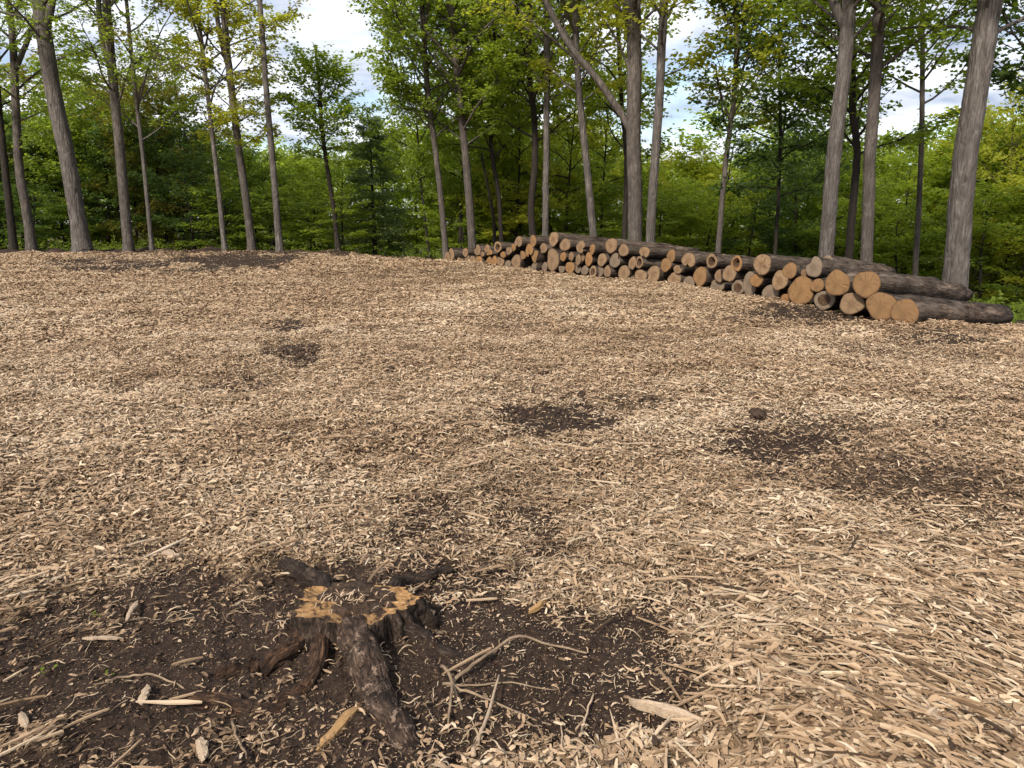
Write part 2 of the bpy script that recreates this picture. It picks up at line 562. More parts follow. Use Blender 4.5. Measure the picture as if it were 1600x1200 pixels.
sd = bpy.data.lights.new('sun', 'SUN'); sun = bpy.data.objects.new('sun', sd); C.objects.link(sun)
sd.energy = 3.0; sd.angle = R(7); sd.color = (1, .93, .82)
sun.rotation_euler = (-SUN_TO).to_track_quat('-Z', 'Y').to_euler()
sun.location = (0, 0, 40)

SC.view_settings.view_transform = 'Standard'
SC.view_settings.look = 'None'
SC.view_settings.exposure = 1.05
SC.view_settings.gamma = 1.0
cy = SC.cycles
cy.max_bounces = 9; cy.diffuse_bounces = 7; cy.glossy_bounces = 2; cy.transmission_bounces = 7
cy.use_denoising = True
cy.caustics_reflective = False; cy.caustics_refractive = False
try:
    cy.use_adaptive_sampling = True; cy.adaptive_threshold = .02
except Exception:
    pass

# ------------------------------------------------------------------ ground
front = np.radians(np.arange(-52, 52.01, .3))
rear = np.radians(np.arange(56, 304, 5.0))
ang = np.concatenate([front, rear])
rings = np.concatenate([[.02, .2, .5, .8], np.exp(np.linspace(math.log(1.0), math.log(34), 420)), np.exp(np.linspace(math.log(35), math.log(300), 40))])
AA, RR = np.meshgrid(ang, rings)
GX, GY = RR * np.sin(AA), RR * np.cos(AA)
ms = soil_mask(GX.ravel(), GY.ravel())
GZ = ground_z(GX.ravel(), GY.ravel(), ms)
na = len(ang)
i = np.arange(len(rings) - 1)[:, None] * na; k = np.arange(na)[None]; k2 = (k + 1) % na
Q = np.stack([i + k, i + k2, i + na + k2, i + na + k], -1).reshape(-1, 4)[:, ::-1]
Vg = np.stack([GX.ravel(), GY.ravel(), GZ], -1)
es = edge_s(GX.ravel(), GY.ravel())
wood = ss(-.3, 1.2, es + fbm(GX.ravel() * .8, GY.ravel() * .8, 41, 3))
g = link('ground', np_mesh('ground', Vg, Q, smooth=True, mats=[M['ground']], pattr={'soil': ms, 'wood': wood}))
tag(g, 'bare dark soil of the clearing showing between the wood chips', 'ground', kind='structure')

# ------------------------------------------------------------------ wood chips
rs = np.random.default_rng(7)


def ribbons(P, ang, L, W, bend, arch, pitch, roll, nseg, prof, wig=0):
    N = len(P)
    t = np.linspace(-.5, .5, nseg + 1)
    th = ang[:, None] + bend[:, None] * t[None]
    if wig:
        th = th + wig * np.sin(t[None] * 9 + rs.uniform(0, 6, (N, 1))) * rs.uniform(0, 1, (N, 1))
    dx = np.cos(th) * L[:, None] / nseg; dy = np.sin(th) * L[:, None] / nseg
    cx = np.cumsum(dx, 1) - dx * .5; cyy = np.cumsum(dy, 1) - dy * .5
    cx -= cx.mean(1, keepdims=True); cyy -= cyy.mean(1, keepdims=True)
    cz = arch[:, None] * L[:, None] * (1 - 4 * t[None] ** 2) + pitch[:, None] * t[None] * L[:, None]
    pf = np.array(prof)[None] * rs.uniform(.75, 1.25, (N, nseg + 1))
    pf[:, 0] = np.where(rs.random(N) < .45, rs.uniform(.5, 1.0, N), pf[:, 0]); pf[:, -1] = np.where(rs.random(N) < .4, rs.uniform(.4, .9, N), pf[:, -1])
    hw2 = W[:, None] * pf * .5
    sx, sy = -np.sin(th), np.cos(th)
    ro = roll[:, None] + rs.uniform(-.4, .4, (N, 1)) * t[None] * 3
    cr, sr = np.cos(ro), np.sin(ro)
    V = np.empty((N, nseg + 1, 2, 3))
    for j, sg in enumerate((-1, 1)):
        hw = hw2 * rs.uniform(.6, 1.35, (N, nseg + 1))
        V[:, :, j, 0] = P[:, 0:1] + cx + sg * hw * sx * cr
        V[:, :, j, 1] = P[:, 1:2] + cyy + sg * hw * sy * cr
        V[:, :, j, 2] = P[:, 2:3] + cz + sg * hw * sr
    m = 2 * (nseg + 1)
    b = (np.arange(N) * m)[:, None]
    s = (np.arange(nseg) * 2)[None]
    Q = np.stack([b + s, b + s + 1, b + s + 3, b + s + 2], -1).reshape(-1, 4)
    return V.reshape(-1, 3), Q


def flow_angle(x, y):
    """grain of the spread mulch: swept outwards near the lower corners"""
    px, py = project(x, y, np.zeros_like(x))
    k = ss(260, 760, np.abs(px - 800)) * ss(760, 1000, py)
    ix = np.sign(px - 800); iy = k * .42
    # image direction -> ground direction
    e = 6.0
    def inv(qx, qy):
        a = (qx - 800) / F; b = (600 - qy) / F
        dz = np.minimum(-sT + b * cT, -.01); s = -CH / dz
        return a * s, (cT + b * sT) * s
    x0, y0 = inv(px, py); x1, y1 = inv(px + ix * e, py + iy * e)
    return np.arctan2(y1 - y0, x1 - x0), k


def scatter(n, d0, d1, half=47):
    if d0 < 3: half, n = 82, int(n * 82 / 47)
    elif d0 < 8: half, n = 64, int(n * 64 / 47)
    elif d0 < 16: half, n = 54, int(n * 54 / 47)
    a = np.radians(rs.uniform(-half, half, n))
    d = np.sqrt(rs.uniform(d0 * d0, d1 * d1, n))
    return d * np.sin(a), d * np.cos(a)


def chips_band(n, d0, d1, lmin, lmax, wmin, wmax, keep_soil, zmax):
    x, y = scatter(n, d0, d1)
    n = len(x)
    m = soil_mask(x, y)
    clump = fbm(x * 1.7, y * 1.7, 61, 3)
    p = (1 - m) ** 1.1 * (1.0 + .35 * clump) + keep_soil
    ok = (rs.random(n) < p) & (edge_s(x, y) < .9)
    x, y, m = x[ok], y[ok], m[ok]
    z = ground_z(x, y, m)
    n = len(x)
    L = rs.uniform(lmin, lmax, n) * np.where(rs.random(n) < .2, rs.uniform(.4, .7, n), 1) * (1 - .45 * m)
    W = rs.uniform(wmin, wmax, n) * (1 - .4 * m)
    fa, k = flow_angle(x, y)
    a = fa + rs.normal(0, 1, n) * (1.15 - .62 * k)
    z = z + rs.random(n) ** 1.3 * zmax * (1 - .8 * m) + .004
    P = np.stack([x, y, z], -1)
    V, Q = ribbons(P, a, L, W, rs.normal(0, .7, n), rs.normal(.05, .10, n), rs.normal(0, .22, n), rs.normal(0, .45, n), 3, [.4, 1, .95, .35])
    big = fbm(x * .9, y * 2.0, 77, 4) * .42 + fbm(x * .25, y * .3, 78, 2) * .22
    t = np.clip(rs.normal(.55 + .13 * min(1, d0 / 8), .23 - .10 * min(1, d0 / 10), n) + big * (1 - .12 * min(1, d0 / 12)) - .16 * m, 0, 1)
    tint = np.repeat(t, 3)
    return V, Q, tint


bands = [chips_band(120000, 1.3, 5, .022, .07, .006, .017, .05, .045), chips_band(90000, 1.3, 4.5, .006, .02, .002, .006, .60, .02),
         chips_band(260000, 5, 10, .025, .08, .006, .016, .03, .055),
         chips_band(330000, 10, 18, .04, .11, .010, .025, .03, .045),
         chips_band(270000, 18, 29, .05, .14, .015, .034, .03, .05)]
V, Q = join([(b[0], b[1]) for b in bands])
o = link('wood_chips', np_mesh('wood_chips', V, Q, tint=np.concatenate([b[2] for b in bands]), mats=[M['chips']]))
tag(o, 'thick layer of shredded tan wood chips spread over the clearing', 'wood chips', kind='stuff')


def fibres(n, d0, d1, lo, hi, w0, w1):
    x, y = scatter(n, d0, d1, 46)
    n = len(x)
    m = soil_mask(x, y)
    px, py = project(x, y, np.zeros_like(x))
    c = fbm(x * 1.3, y * 1.3, 91, 3)
    spot = np.exp(-((px - 820) / 260) ** 2 - ((py - 800) / 90) ** 2) + np.exp(-((px - 1200) / 300) ** 2 - ((py - 930) / 110) ** 2) * 1.1 + np.exp(-((px - 780) / 140) ** 2 - ((py - 1080) / 90) ** 2) * .7
    p = np.clip(.22 + c * .5 + spot * .8, .04, 1) * (1 - .82 * m)
    ok = (rs.random(n) < p) & (edge_s(x, y) < .3)
    x, y, m = x[ok], y[ok], m[ok]
    n = len(x)
    z = ground_z(x, y, m) + rs.random(n) * .045 * (1 - .6 * m) + .008
    fa, k = flow_angle(x, y)
    a = fa + rs.normal(0, 1, n) * (1.3 - .9 * k)
    L = rs.uniform(lo, hi, n) * rs.uniform(.5, 1, n) * (1 - .45 * m)
    W = rs.uniform(w0, w1, n) * rs.uniform(.6, 1.1, n) * (1 - .3 * m)
    V, Q = ribbons(np.stack([x, y, z], -1), a, L, W, rs.normal(0, 1.5, n) * (1 - .5 * k), rs.normal(.05, .09, n), rs.normal(0, .14, n), rs.normal(0, .5, n), 8,
                   [.3, .8, 1, 1, .95, 1, .9, .7, .2], .9)
    return V, Q, np.repeat(np.clip(rs.normal(.6, .25, n), 0, 1), 8)


fb = [fibres(26000, 1.3, 4.2, .06, .19, .003, .0065), fibres(30000, 4.2, 9, .10, .26, .005, .010), fibres(26000, 9, 20, .16, .4, .009, .018)]
V, Q = join([(b[0], b[1]) for b in fb])
o = link('wood_fibres', np_mesh('wood_fibres', V, Q, tint=np.concatenate([b[2] for b in fb]), mats=[M['fibre']]))
tag(o, 'curled stringy strips of torn wood fibre lying over the wood chips', 'wood fibres', kind='stuff')

# long splinters raked over the near right corner: thin boards with real thickness
n = 4200
x, y = scatter(n * 4, 1.3, 6.5, 44)
px, py = project(x, y, np.zeros_like(x))
p = 1.25 * ss(880, 1250, px) * ss(790, 940, py) + .05 + .25 * ss(200, 0, px) * ss(820, 950, py)
m = soil_mask(x, y)
ok = (rs.random(len(x)) < p * (1 - .8 * m))
x, y, m = x[ok], y[ok], m[ok]
n = len(x)
fa, k = flow_angle(x, y)
a = fa + rs.normal(0, .9, n) * (1 - .75 * k)
Ls = rs.uniform(.06, .38, n) * (.25 + .75 * rs.random(n) ** 1.5); Ws = rs.uniform(.003, .011, n)
z = ground_z(x, y, m) + .02 + rs.random(n) * .035
P = np.stack([x, y, z], -1)
arc = np.abs(rs.normal(0, .02, n)); pit = rs.normal(0, .08, n); rol = rs.normal(0, .35, n); ben = rs.normal(0, .2, n)
state = rs.bit_generator.state
V1, Q1 = ribbons(P, a, Ls, Ws, ben, arc, pit, rol, 4, [.25, .9, 1, .8, .15])
rs.bit_generator.state = state
V0, Q0 = ribbons(P - np.array([0, 0, .006]), a, Ls, Ws, ben, arc, pit, rol, 4, [.25, .9, 1, .8, .15])
tn = np.repeat(np.clip(rs.normal(.62, .28, n), 0, 1), 4)
nv = len(V1)
bb = (np.arange(n) * 10)[:, None]; s_ = (np.arange(4) * 2)[None]
side = [np.stack([bb + s_ + j, bb + s_ + 2 + j, nv + bb + s_ + 2 + j, nv + bb + s_ + j], -1).reshape(-1, 4) for j in (0, 1)]
o = link('wood_splinters', np_mesh('wood_splinters', np.vstack([V1, V0]), np.vstack([Q1, Q0 + nv] + side), tint=np.concatenate([tn] * 4), mats=[M['chips']]))
tag(o, 'long pale wood splinters raked over the chips in front', 'wood splinters', kind='stuff')

# crumbs and clods of the bare soil
cx_, cy_ = scatter(150000, 1.3, 9, 44)
mm = soil_mask(cx_, cy_)
ok = (mm > .45) & (rs.random(len(cx_)) < (mm - .3) * np.clip(fbm(cx_ * 5, cy_ * 5, 66, 3) + .55, .05, 1))
cx_, cy_, mm = cx_[ok], cy_[ok], mm[ok]
nc = len(cx_)
sz = (.0025 + .011 * rs.random(nc) ** 4) * np.clip(np.hypot(cx_, cy_) / 2.6, 1, 2.4)
cz_ = ground_z(cx_, cy_, mm)
octa = np.array([[1, 0, 0], [0, 1, 0], [-1, 0, 0], [0, -1, 0], [0, 0, 1], [0, 0, -1.]])
of = np.array([[0, 1, 4], [1, 2, 4], [2, 3, 4], [3, 0, 4], [1, 0, 5], [2, 1, 5], [3, 2, 5], [0, 3, 5]])
Vc = np.stack([cx_, cy_, cz_ + sz * .35], -1)[:, None] + octa[None] * sz[:, None, None] * rs.uniform(.55, 1.35, (nc, 6, 1)) + rs.normal(0, .22, (nc, 6, 3)) * sz[:, None, None]
Qc = (of[None] + (np.arange(nc) * 6)[:, None, None]).reshape(-1, 3)
o = link('soil_crumbs', np_mesh('soil_crumbs', Vc.reshape(-1, 3), Qc, mats=[M['soil']]))
tag(o, 'crumbs and small clods of dark earth on the bare soil', 'soil crumbs', kind='stuff')

# ------------------------------------------------------------------ log pile
FPX = np.array([690, 705, 806, 926, 1021, 1153, 1287, 1413, 1500.])
FY = np.array([23.9, 23.6, 20.6, 18.0, 16.4, 14.07, 11.9, 10.15, 9.2])
AX = Vector((.82, .57, -.095)).normalized()
# x, y, half width, half height, shape, tone, row, look
LOGS = [
 (699, 401.5, 4, 8, 'round', 'p', 'b', 'half-hidden narrow-ended'), (705, 398, 4.3, 10, 'hollow', 'p', 'b', 'tall oval dark-hearted'), (719, 406, 5.5, 5.5, 'wedge', 'p', 'b', 'split wedge-shaped'),
 (730, 405, 3.2, 6, 'round', 'p', 'b', 'thin upright-oval'), (727, 394.5, 4.2, 6.5, 'round', 'p', 't', 'small bark-lipped'), (738, 406, 5, 6.2, 'hollow', 'p', 'b', 'small round stained'),
 (748, 407, 5.5, 7.6, 'round', 'o', 'b', 'plain round orange-tinted'), (746, 391, 5, 8, 'notch', 'p', 't', 'hook-shaped broken'), (754, 397, 3.8, 3.8, 'round', 'p', 'm', 'very small round'),
 (761, 388.5, 4, 6, 'round', 'p', 't', 'small cleft'), (765, 396, 4.6, 5.5, 'wedge', 'o', 'm', 'slanting wedge-shaped'), (764, 409, 4, 8, 'round', 'o', 'b', 'narrow half of twin'),
 (772.5, 408, 4.7, 8.6, 'tear', 'o', 'b', 'pointed oval'), (782, 407, 5, 8.8, 'wedge', 'p', 'b', 'tapering wedge-ended'), (777.6, 386, 5.6, 9, 'hollow', 'p', 't', 'hollow oval rim-ended'),
 (786, 398, 5.8, 5, 'round', 'o', 'm', 'broad squat round'), (795, 392, 4.8, 6, 'notch', 'p', 'm', 'chipped knobbly'), (802, 387, 3.5, 6, 'round', 'o', 't', 'slim flat-sided'),
 (793.5, 413, 5.4, 6, 'round', 'g', 'b', 'grey shaded small'), (806.5, 409, 7.6, 10.4, 'round', 'p', 'b', 'large clean oval'), (810, 378, 5.6, 8.6, 'split', 'p', 't', 'splintered half-broken'),
 (816, 399, 6, 6, 'wedge', 'o', 'm', 'ragged low wedge'), (827, 391, 6, 9.5, 'split', 'o', 'm', 'torn split-faced'), (837, 401, 5.4, 9.5, 'wedge', 'o', 'm', 'squared upright'),
 (833, 376.5, 4.8, 9.2, 'round', 'o', 't', 'slim tall oval'), (849, 388, 7.3, 7.5, 'notch', 'p', 'm', 'bitten-edged pale'), (827, 420, 3.6, 4, 'round', 'g', 'b', 'tiny yellowish'), (836, 417, 5, 6.5, 'wedge', 'g', 'b', 'small triangular weathered'),
 (865, 373.5, 7, 11.3, 'round', 'p', 't', 'tall oval with off-centre pith'), (883, 382.5, 9, 9.5, 'round', 'p', 't', 'broad squared-off pale'), (907.5, 386, 7, 9, 'notch', 'p', 't', 'chipped round pale'),
 (925.5, 389, 4.6, 7.9, 'tear', 'o', 't', 'slim almond-shaped'), (955, 383.7, 8.8, 11.8, 'round', 'p', 't', 'big round with dark pith'), (974.5, 391, 8, 9, 'hollow', 'p', 't', 'knotty dark-spotted'),
 (1007, 394, 7.6, 8.5, 'split', 'p', 't', 'cleft two-lobed'), (863.6, 406, 9.5, 17.4, 'double', 'p', 'm', 'very tall double-stemmed'), (880, 401, 4.4, 7.3, 'round', 'o', 'm', 'narrow smooth oval'),
 (892.5, 401, 4, 6.8, 'split', 'p', 'm', 'narrow broken-edged'), (903.5, 406, 4.2, 8.4, 'round', 'p', 'm', 'slim finger-like'), (910, 402, 3.8, 7, 'notch', 'p', 'm', 'thin forked'),
 (920, 405, 5.8, 10.3, 'round', 'o', 'm', 'ruddy tall oval'), (940.7, 406, 6.8, 10.1, 'hollow', 'p', 'm', 'oval with side hole'), (961, 407, 8.1, 11, 'notch', 'g', 'm', 'rough grey-centred'),
 (988, 411, 5.6, 9.6, 'round', 'p', 'm', 'long thumb-shaped'), (999, 410, 5.8, 9, 'hollow', 'p', 'm', 'hollow arch-shaped'), (851, 417, 4.2, 7, 'round', 'g', 'b', 'shaded square-ended'),
 (878, 419, 4.4, 6.8, 'wedge', 'g', 'b', 'shaded greenish'), (890.6, 418, 6.8, 9.6, 'round', 'o', 'b', 'well-rounded reddish-centred'), (903, 420, 4.8, 6.8, 'round', 'g', 'b', 'dark recessed'),
 (913.7, 422.5, 5.4, 7.3, 'round', 'g', 'b', 'dull tilted oval'), (926.6, 424, 5.6, 8.4, 'hollow', 'p', 'b', 'oval with shadowy heart'), (938, 423.6, 4.6, 9, 'round', 'g', 'b', 'half-covered dull'),
 (949, 424, 5.2, 9.2, 'round', 'p', 'b', 'narrow yellowish oval'), (975, 425.7, 8.5, 11, 'round', 'p', 'b', 'big round star-cracked'), (1001, 430.4, 9, 9.2, 'round', 'p', 'b', 'full round smooth'),
 (1021, 428.5, 9.2, 13.7, 'round', 'p', 'b', 'large tall oval'), (1048.6, 400, 6.5, 9.6, 'round', 'o', 't', 'warm-toned oval'), (1040.5, 414, 8.1, 9.9, 'hollow', 'o', 'm', 'tilted holed'),
 (1076, 406.5, 10.7, 10.7, 'split', 'p', 't', 'deeply split jagged'), (1112, 408, 8.4, 10.7, 'hollow', 'p', 't', 'round hollow-hearted'), (1151, 411.6, 7.9, 11.8, 'hollow', 'o', 't', 'oval brown-hollowed'),
 (1054, 436, 10, 10.4, 'round', 'p', 'b', 'smooth heart-shaped'), (1059, 421, 9, 6.6, 'notch', 'p', 'm', 'curled lip-shaped'), (1076.5, 441.4, 9.9, 9.2, 'round', 'g', 'b', 'shaded grey round'),
 (1094, 431.3, 10.3, 16.3, 'tear', 'o', 'm', 'big orange teardrop-shaped'), (1124, 431, 6.2, 9, 'wedge', 'p', 'm', 'small pointed'), (1139.5, 427.4, 9.9, 11.8, 'round', 'p', 'm', 'clean round small-pithed'),
 (1120, 446.5, 13.5, 9.6, 'double', 'g', 'b', 'wide twin-hearted'), (1153, 449, 9.4, 11.3, 'hollow', 'g', 'b', 'dull hollow-marked'), (1171, 443, 8.4, 17.5, 'double', 'g', 'b', 'leaning grey slab-like'),
 (1182, 437.6, 9, 10, 'round', 'o', 'm', 'bright orange round'), (1191, 413, 13, 14.4, 'round', 'p', 't', 'large pale clean-cut'), (1204, 458, 11.6, 13, 'round', 'g', 'b', 'greyish-centred round'),
 (1218.6, 438, 10.6, 15, 'round', 'p', 'm', 'tall pale oval'), (1234, 423, 9.4, 12, 'round', 'o', 't', 'ruddy ring-marked'), (1228, 466, 7, 6.5, 'round', 'o', 'b', 'small half-buried'),
 (1251.6, 454, 16.6, 21.5, 'round', 'o', 'b', 'biggest tan broad-faced'), (1257, 426.5, 5.4, 5.4, 'round', 'p', 'm', 'tiny plug-like'), (1272, 417.5, 10.7, 15.4, 'notch', 'g', 't', 'silvery grey-barked'),
 (1277, 446, 9, 9.5, 'round', 'o', 'm', 'small split-hearted'), (1288, 469, 13.8, 13.8, 'hollow', 'g', 'b', 'grey dark-centred'), (1308, 442.4, 15.7, 19, 'round', 'o', 't', 'large orange dark-rimmed'),
 (1353.5, 444, 17, 19.5, 'round', 'o', 't', 'big bright yellow-orange'), (1331, 474.5, 15.4, 16, 'round', 'p', 'b', 'plain tan round'), (1377, 478.5, 19, 20, 'round', 'o', 'b', 'big round orange-faced'),
 (1413.6, 487.6, 17, 18.3, 'round', 'o', 'b', 'long dark-barked orange-faced')]
ROWN = {'t': 'top', 'm': 'middle', 'b': 'bottom'}
order = {}
for rk in 'tmb':
    for j, q in enumerate(sorted([l for l in LOGS if l[6] == rk], key=lambda l: -l[0])):
        order[id(q)] = j + 1


def ordinal(n):
    return '%d%s' % (n, 'th' if 10 <= n % 100 <= 20 else {1: 'st', 2: 'nd', 3: 'rd'}.get(n % 10, 'th'))


def log_profile(shape, ph, rng):
    r = 1 + .05 * np.sin(2 * ph + rng.uniform(0, 6)) + .045 * np.sin(3 * ph + rng.uniform(0, 6)) + .02 * np.sin(5 * ph + rng.uniform(0, 6)) + .01 * rng.standard_normal(len(ph))
    # ph=0 -> local +Y, pi/2 -> local +Z
    if shape == 'tear':
        d = np.abs((ph - 1.5 * np.pi + np.pi) % (2 * np.pi) - np.pi)
        r = r * (.9 + .22 * np.exp(-(d / .35) ** 2))
    elif shape == 'wedge':
        s0 = rng.uniform(0, 6.28)
        d = (ph - s0 + np.pi) % (2 * np.pi) - np.pi
        r = np.minimum(r * 1.08, .42 / np.maximum(np.cos(d), .05))
    elif shape == 'notch':
        s0 = rng.choice([-.5, .6, 2.6, 3.6]); d = (ph - s0 + np.pi) % (2 * np.pi) - np.pi
        r = r * (1 - .42 * np.exp(-(d / .38) ** 2))
    elif shape == 'split':
        s0 = -1.57 + rng.uniform(-.3, .3); d = (ph - s0 + np.pi) % (2 * np.pi) - np.pi
        r = r * (1 - .72 * np.exp(-(d / .16) ** 2))
    elif shape == 'double':
        r = r * (1 - .13 * np.exp(-((((ph + np.pi) % (2 * np.pi) - np.pi) - .1) / .4) ** 2))
    return r


def make_log(cx, cy, rx, ry, shape, tone, row, look, idx, length=None, Y=None):
    rng = np.random.default_rng(1000 + idx)
    Y = float(np.interp(cx, FPX, FY)) if Y is None else Y
    Y += rng.uniform(-.08, .08) + (.06 if tone == 'g' else 0)
    c = at(cx, cy, Y)
    slant = (c - Vector((0, 0, CH))).length
    RV = ry / F * slant * 1.03
    ax = (AX + Vector((rng.normal(0, .04), rng.normal(0, .05), rng.normal(0, .012)))).normalized()
    toc = (Vector((0, 0, CH)) - c); toc.z = 0; toc.normalize()
    cosf = max(.35, abs(Vector((ax.x, ax.y, 0)).normalized().dot(toc)))
    RH = min(1.35, max(.72, rx / ry / cosf)) * RV
    Lg = rng.uniform(2.3, 2.75) if length is None else length
    S = 26
    ph = np.arange(S) * 2 * np.pi / S
    pr = log_profile(shape, ph, rng)
    hs = np.concatenate([[0, .02, .05], np.linspace(.16, Lg, 14)])
    taper = rng.uniform(.78, .95)
    V = []
    bx = np.cumsum(rng.normal(0, .006, len(hs))); bz = np.cumsum(rng.normal(0, .006, len(hs)))
    for j, h in enumerate(hs):
        u = h / Lg
        f = 1 - (1 - taper) * u
        if j == 0: f *= .975
        blend = math.exp(-h / .5) if shape in ('split', 'wedge', 'notch') else 1
        rr = (1 + (pr - 1) * blend) * f * (1 + .022 * rng.standard_normal(S) * (j > 1)) * (1 + .03 * math.sin(h * 5 + idx))
        V.append(np.stack([np.full(S, h) + (rng.normal(0, .004, S) if 0 < j < len(hs) else 0), bx[j] * (j > 2) + RH * rr * np.cos(ph), bz[j] * (j > 2) + RV * rr * np.sin(ph)], -1))
    V.append(np.array([[Lg + .01, bx[-1], bz[-1]]]))
    n = len(hs)
    i = np.arange(n - 1)[:, None] * S; k = np.arange(S)[None]; k2 = (k + 1) % S
    Q = np.stack([i + k, i + k2, i + S + k2, i + S + k], -1).reshape(-1, 4)[:, ::-1]
    T = np.stack([(n - 1) * S + np.arange(S), (n - 1) * S + (np.arange(S) + 1) % S, np.full(S, n * S)], -1)[:, ::-1]
    tone_m = {'p': M['cut_pale'], 'o': M['cut_orange'], 'g': M['cut_grey']}[tone]
    mi = np.concatenate([np.zeros(len(Q)), np.ones(len(T))])
    me = np_mesh('log', np.vstack(V), [Q, T], smooth=True, mats=[M['log_bark'], tone_m], midx=mi)
    o = link('log', me)
    yv = Vector((-ax.y, ax.x, 0)).normalized(); zv = ax.cross(yv).normalized()
    from mathutils import Matrix
    Mx = Matrix(((ax.x, yv.x, zv.x, c.x), (ax.y, yv.y, zv.y, c.y), (ax.z, yv.z, zv.z, c.z), (0, 0, 0, 1)))
    o.matrix_world = Mx
    # sawn face, slightly rough, with a rotten pit where the heart is gone
    rf = [1.0, .90, .62, .42, .26, .1]
    FV = []
    oy, oz = (rng.uniform(-.12, .12) * RH, rng.uniform(-.12, .12) * RV)
    sl = rng.normal(0, .05)
    deep = cx in (1112, 1151, 777.6, 999)
    holes = shape == 'hollow' and (deep or idx % 2 == 0)
    hsz = rng.uniform(.55, 1.0) * (1 if deep else .7)
    if holes: oy *= 2; oz *= 2
    for q, f in enumerate(rf):
        e = np.full(S, -.006 - .002 * q) + rng.normal(0, .0008, S)
        if q == 0: e = np.full(S, .0)
        wob = 1
        if holes and f <= .45:
            e = e + [0, 0, 0, .05, .10, .14][q] * (1 if deep else .12)
            wob = hsz * (1 + .30 * np.sin(2 * ph + idx) + .2 * np.sin(3 * ph + 2 * idx) + .08 * rng.standard_normal(S))
        rr = (1 + (pr - 1) * (f ** 1.2 if q else 1)) * f * .975
        FV.append(np.stack([e + sl * f * RV * np.sin(ph) * (q > 0) * .3, oy * (1 - f) + RH * rr * wob * np.cos(ph), oz * (1 - f) + RV * rr * wob * np.sin(ph)], -1))
    FV.append(np.array([[(.18 if holes and deep else -.014), oy, oz]]))
    nr = len(rf)
    i = np.arange(nr - 1)[:, None] * S
    Q = np.stack([i + k, i + S + k, i + S + k2, i + k2], -1).reshape(-1, 4)[:, ::-1]
    T = np.stack([(nr - 1) * S + np.arange(S), np.full(S, nr * S), (nr - 1) * S + (np.arange(S) + 1) % S], -1)[:, ::-1]
    mi = np.zeros(len(Q) + len(T))
    if holes:
        mi[2 * S:] = 1
    fe = np_mesh('cut_face', np.vstack(FV), [Q, T], smooth=False, mats=[tone_m, M['rot']], midx=mi, pattr={'rim': np.concatenate([np.ones(S), np.full(S, .12), np.zeros(S * (nr - 2) + 1)])})
    link('cut_face', fe, o)
    return o


for idx, l in enumerate(LOGS):
    o = make_log(*l, idx)
    j = order[id(l)]
    w_ = 'near end of the pile'
    tag(o, f'{l[7]} log in the {ROWN[l[6]]} row, {ordinal(j)} from the near end', 'log', 'logs in the stacked pile')
# three more logs of which mostly the back half shows
for q, (px_, py_, r_, dY, ln, lab) in enumerate([(1292, 409, 8.5, .95, 1.9, 'thin grey log lying loose on top behind the silvery log'),
                                                (1400, 452, 13, 1.1, 2.2, 'dark log just behind the bright yellow-orange faced log'),
                                                (1440, 484, 12, 1.3, 2.2, 'grey-brown log lying behind the long dark-barked front log'),
                                                (1232, 408, 6, 1.0, 2.3, 'thin peeling log lying flat along the top of the pile'),
                                                (1130, 404, 6.5, 1.0, 2.2, 'slim bark-covered log along the pile top behind the hollow-hearted logs')]):
    o = make_log(px_, py_, r_, r_, 'round', 'g', 't', '', 300 + q, ln, float(np.interp(px_, FPX, FY)) + dY)
    tag(o, lab, 'log', 'logs in the stacked pile')


# ------------------------------------------------------------------ small loose wood
def shard(name, a, b, wpx, label, mat='splinter', thick=.012, lift=.02, cat='splinter', group='loose wood pieces', jag=.4):
    A, B = hit(*a), hit(*b)
    A.z = gz(A.x, A.y) + lift; B.z = gz(B.x, B.y) + lift
    mid = (A + B) / 2
    Wd = wpx / F * (mid - Vector((0, 0, CH))).length
    d = B - A; Lg = d.length; d.normalize()
    yv = Vector((-d.y, d.x, 0)).normalized(); zv = d.cross(yv)
    rng = np.random.default_rng(int(a[0] * 7 + a[1]))
    n = 9
    V = []
    sk = rng.uniform(.15, .4) * rng.choice([-1, 1])
    for j in range(n):
        u = j / (n - 1)
        e = min(1, .5 + 2.2 * u, .42 + 2.5 * (1 - u))
        wl = Wd / 2 * e * (1 + jag * rng.uniform(-1, 1)); wr = Wd / 2 * e * (1 + jag * rng.uniform(-1, 1))
        off = Wd * .12 * math.sin(u * 3 + sk * 9)
        hz = thick / 2 * e
        bow = .03 * Lg * math.sin(math.pi * u)
        endl = (Wd * sk if j in (0, n - 1) else 0)
        V += [(u * Lg - Lg / 2 + endl, -wl + off, -hz + bow), (u * Lg - Lg / 2 - endl, wr + off, -hz + bow),
              (u * Lg - Lg / 2 - endl, wr * .9 + off, hz + bow + rng.uniform(-.15, .15) * thick), (u * Lg - Lg / 2 + endl, off * .5, hz * 1.5 + bow), (u * Lg - Lg / 2 + endl, -wl * .9 + off, hz + bow)]
    V = np.array(V)
    i = np.arange(n - 1)[:, None] * 5; k = np.arange(5)[None]; k2 = (k + 1) % 5
    Q = np.stack([i + k, i + k2, i + 5 + k2, i + 5 + k], -1).reshape(-1, 4)[:, ::-1]
    caps = np.array([[0, 1, 2, 3, 4], [(n - 1) * 5 + t for t in (4, 3, 2, 1, 0)]])
    o = link(name, np_mesh(name, V, [Q, caps], mats=[M[mat]]))
    from mathutils import Matrix
    o.matrix_world = Matrix(((d.x, yv.x, zv.x, mid.x), (d.y, yv.y, zv.y, mid.y), (d.z, yv.z, zv.z, mid.z), (0, 0, 0, 1)))
    return tag(o, label, cat, group)


